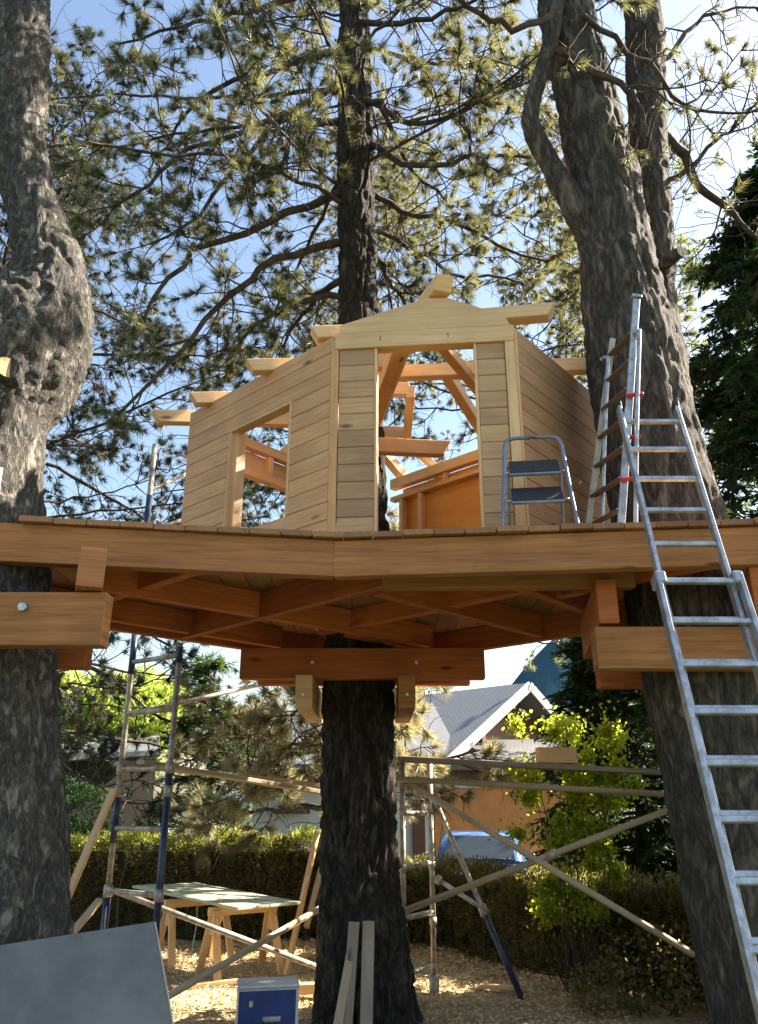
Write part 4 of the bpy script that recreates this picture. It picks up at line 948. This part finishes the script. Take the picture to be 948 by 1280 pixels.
quad('lower_roof', [W(520, 956, 20.3), W(725, 958, 22.0), W(705, 924, 24.0), W(598, 925, 23.0)], (0, -.6, .8), .14, 'tiles', ho)
tw0, tw1 = W(543, 985, 20.9), W(735, 985, 22.6); wn = V(.17, -.98, 0)
quad('wall', [tw0, tw1, V(tw1.x, tw1.y, -.02), V(tw0.x, tw0.y, -.02)], wn, .2, 'terra', ho); beam('string_course', tw0 + wn * .03 + V(0, 0, .05), tw1 + wn * .03 + V(0, 0, .05), .1, .09, M['white_wall'], ho)
quad('upper_wall', [tw0 + V(0, .1, .1), tw1 + V(0, .1, .1), tw1 + V(0, .1, .6), tw0 + V(0, .1, .6)], wn, .2, 'brownwood', ho)
h2 = thing('white_house', (-1, 20.5, 0), 'white rendered house with arched brown opening behind the hedge', 'house')
w0, w1 = W(318, 984, 19.8), W(541, 984, 20.85); wn2 = V(.2, -.98, 0)
quad('wall', [w0, w1, V(w1.x, w1.y, -.02), V(w0.x, w0.y, -.02)], wn2, .25, 'white_wall', h2)
quad('upper_wall', [w0 + V(0, .12, .0), w1 + V(0, .12, 0), w1 + V(0, .12, .7), w0 + V(0, .12, .7)], wn2, .25, 'brownwood', h2)
ro2 = quad('roof', [W(285, 958, 18.9), W(548, 950, 20.2), W(590, 864, 27), W(330, 892, 27)], (0, -.45, .9), .16, 'tiles', h2)
a, b = W(343, 1012, 19.7), W(388, 1012, 19.9); arch = [a + (b - a) * t_ + V(0, -.06, .22 * math.sin(math.pi * t_)) for t_ in [i / 8 for i in range(9)]]
wi = quad('arch_lintel', [V(*p) for p in arch] + [b + V(0, -.06, -.1), a + V(0, -.06, -.1)], wn2, .08, 'brownwood', h2)
a, b = W(517, 1000, 20.6), W(531, 1000, 20.65); quad('door_post', [a, b, V(b.x, b.y, 0), V(a.x, a.y, 0)], wn2, .1, 'brownwood', h2)
h3 = thing('shed', (-7.2, 19, 0), 'low shed with blue grey metal roof behind the round bush', 'shed')
quad('roof', [W(55, 948, 17.0), W(200, 940, 18.4), W(200, 902, 22), W(95, 906, 22)], (0, -.35, .93), .1, 'slate', h3)
a, b = W(60, 952, 18.6), W(196, 945, 19.9); quad('wall', [a, b, V(b.x, b.y, -.02), V(a.x, a.y, -.02)], (.2, -.98, 0), .2, 'shedwood', h3)
beam('gutter', W(55, 949, 16.95), W(200, 941, 18.35), .12, .12, M['slate'], h3)
for f_ in (.2, .4, .6, .8): 
    p, q = W(55, 948, 17.0).lerp(W(200, 940, 18.4), f_), W(95, 906, 22).lerp(W(200, 902, 22), f_); beam('roof_seam', p + V(0, 0, .02), q + V(0, 0, .02), .05, .05, M['slate'], h3)

def carpaint():
    k = NT('blue_car_paint'); k.col((.03, .13, .38)); k.rough(.25); k.b.inputs['Coat Weight'].default_value = .6; return k.m
M['carpaint'] = carpaint(); M['tyre'] = plain('tyre', (.02, .02, .02), .8, 0, .2, 20); M['lamp'] = plain('head_lamp', (.7, .72, .75), .15, .2, .05, 10, 0)
car = thing('car', (1.78, 15.2, 0), 'blue hatchback car parked behind the hedge by the terracotta wall', 'car')
cw = Matrix.Translation(V(1.80, 15.4, -.02)) @ Matrix.Rotation(R(-8), 4, 'Z')
def loft(name, secs, mat, par, smooth=True):
    n = len(secs[0]); v = [p for s_ in secs for p in s_]; f = []
    for i in range(len(secs) - 1):
        for j in range(n): f.append((i * n + j, i * n + (j + 1) % n, (i + 1) * n + (j + 1) % n, (i + 1) * n + j))
    me = bpy.data.meshes.new(name); me.from_pydata(v, [], f + [tuple(range(n))[::-1], tuple((len(secs) - 1) * n + j for j in range(n))]); me.update()
    for p_ in me.polygons: p_.use_smooth = smooth and len(p_.vertices) == 4
    return mobj(name, me, M[mat], par, cw)
def sec(y, w_, zb, zt, k_=.75): return [(-w_, y, zb + .08), (-w_ * .92, y, zb), (w_ * .92, y, zb), (w_, y, zb + .08), (w_ * 1.0, y, zb + (zt - zb) * .6), (w_ * .94, y, zt - .05), (w_ * k_, y, zt), (-w_ * k_, y, zt), (-w_ * .94, y, zt - .05), (-w_, y, zb + (zt - zb) * .6)]
loft('body', [sec(-1.95, .60, .35, .58), sec(-1.88, .74, .25, .68), sec(-1.5, .82, .2, .80), sec(-.85, .85, .2, .90), sec(0, .86, .2, .94), sec(1.2, .85, .2, .95), sec(1.75, .80, .25, .92), sec(1.9, .68, .35, .8)], 'carpaint', car)
loft('cabin', [sec(-.95, .70, .84, .90, .95), sec(-.35, .70, .86, 1.28, .80), sec(.0, .70, .86, 1.335, .78), sec(.9, .70, .86, 1.33, .78), sec(1.6, .68, .86, 1.0, .85)], 'carpaint', car)
ws = plate('windscreen', [cw @ V(-.60, -.93, .915), cw @ V(.60, -.93, .915), cw @ V(.53, -.38, 1.275), cw @ V(-.53, -.38, 1.275)], cw.to_3x3() @ V(0, -.55, .83), -.012, M['pane'], car)
for s_ in (-1, 1):
    plate('side_window', [cw @ V(.712 * s_, -.55, .96), cw @ V(.712 * s_, 1.1, .96), cw @ V(.62 * s_, .85, 1.25), cw @ V(.62 * s_, -.25, 1.25)], cw.to_3x3() @ V(s_, 0, .25), -.012, M['pane'], car)
    lb_ = mobj('headlight', box_mesh(.24, .06, .12, .03, 0, 0, M['lamp']), None, car, cw @ Matrix.Translation(V(.56 * s_, -1.87, .60)))
    mobj('wing_mirror', box_mesh(.16, .08, .11, .03, 0, 0, M['carpaint']), None, car, cw @ Matrix.Translation(V(.86 * s_, -.55, .97)))
    for y_ in (-1.22, 1.2):
        wh = mobj('wheel', tube_mesh(.2, .30, M['tyre'], 24), None, car, cw @ Matrix.Translation(V(.78 * s_, y_, .32)))
        mobj('rim', tube_mesh(.21, .19, M['alu'], 18), None, wh, cw @ Matrix.Translation(V(.79 * s_, y_, .32)))
for s_ in (-.1, .3): mobj('wiper', tube_mesh(.5, .008, M['rubber'], 6), None, car, cw @ Matrix.Translation(V(s_, -.92, .945)))
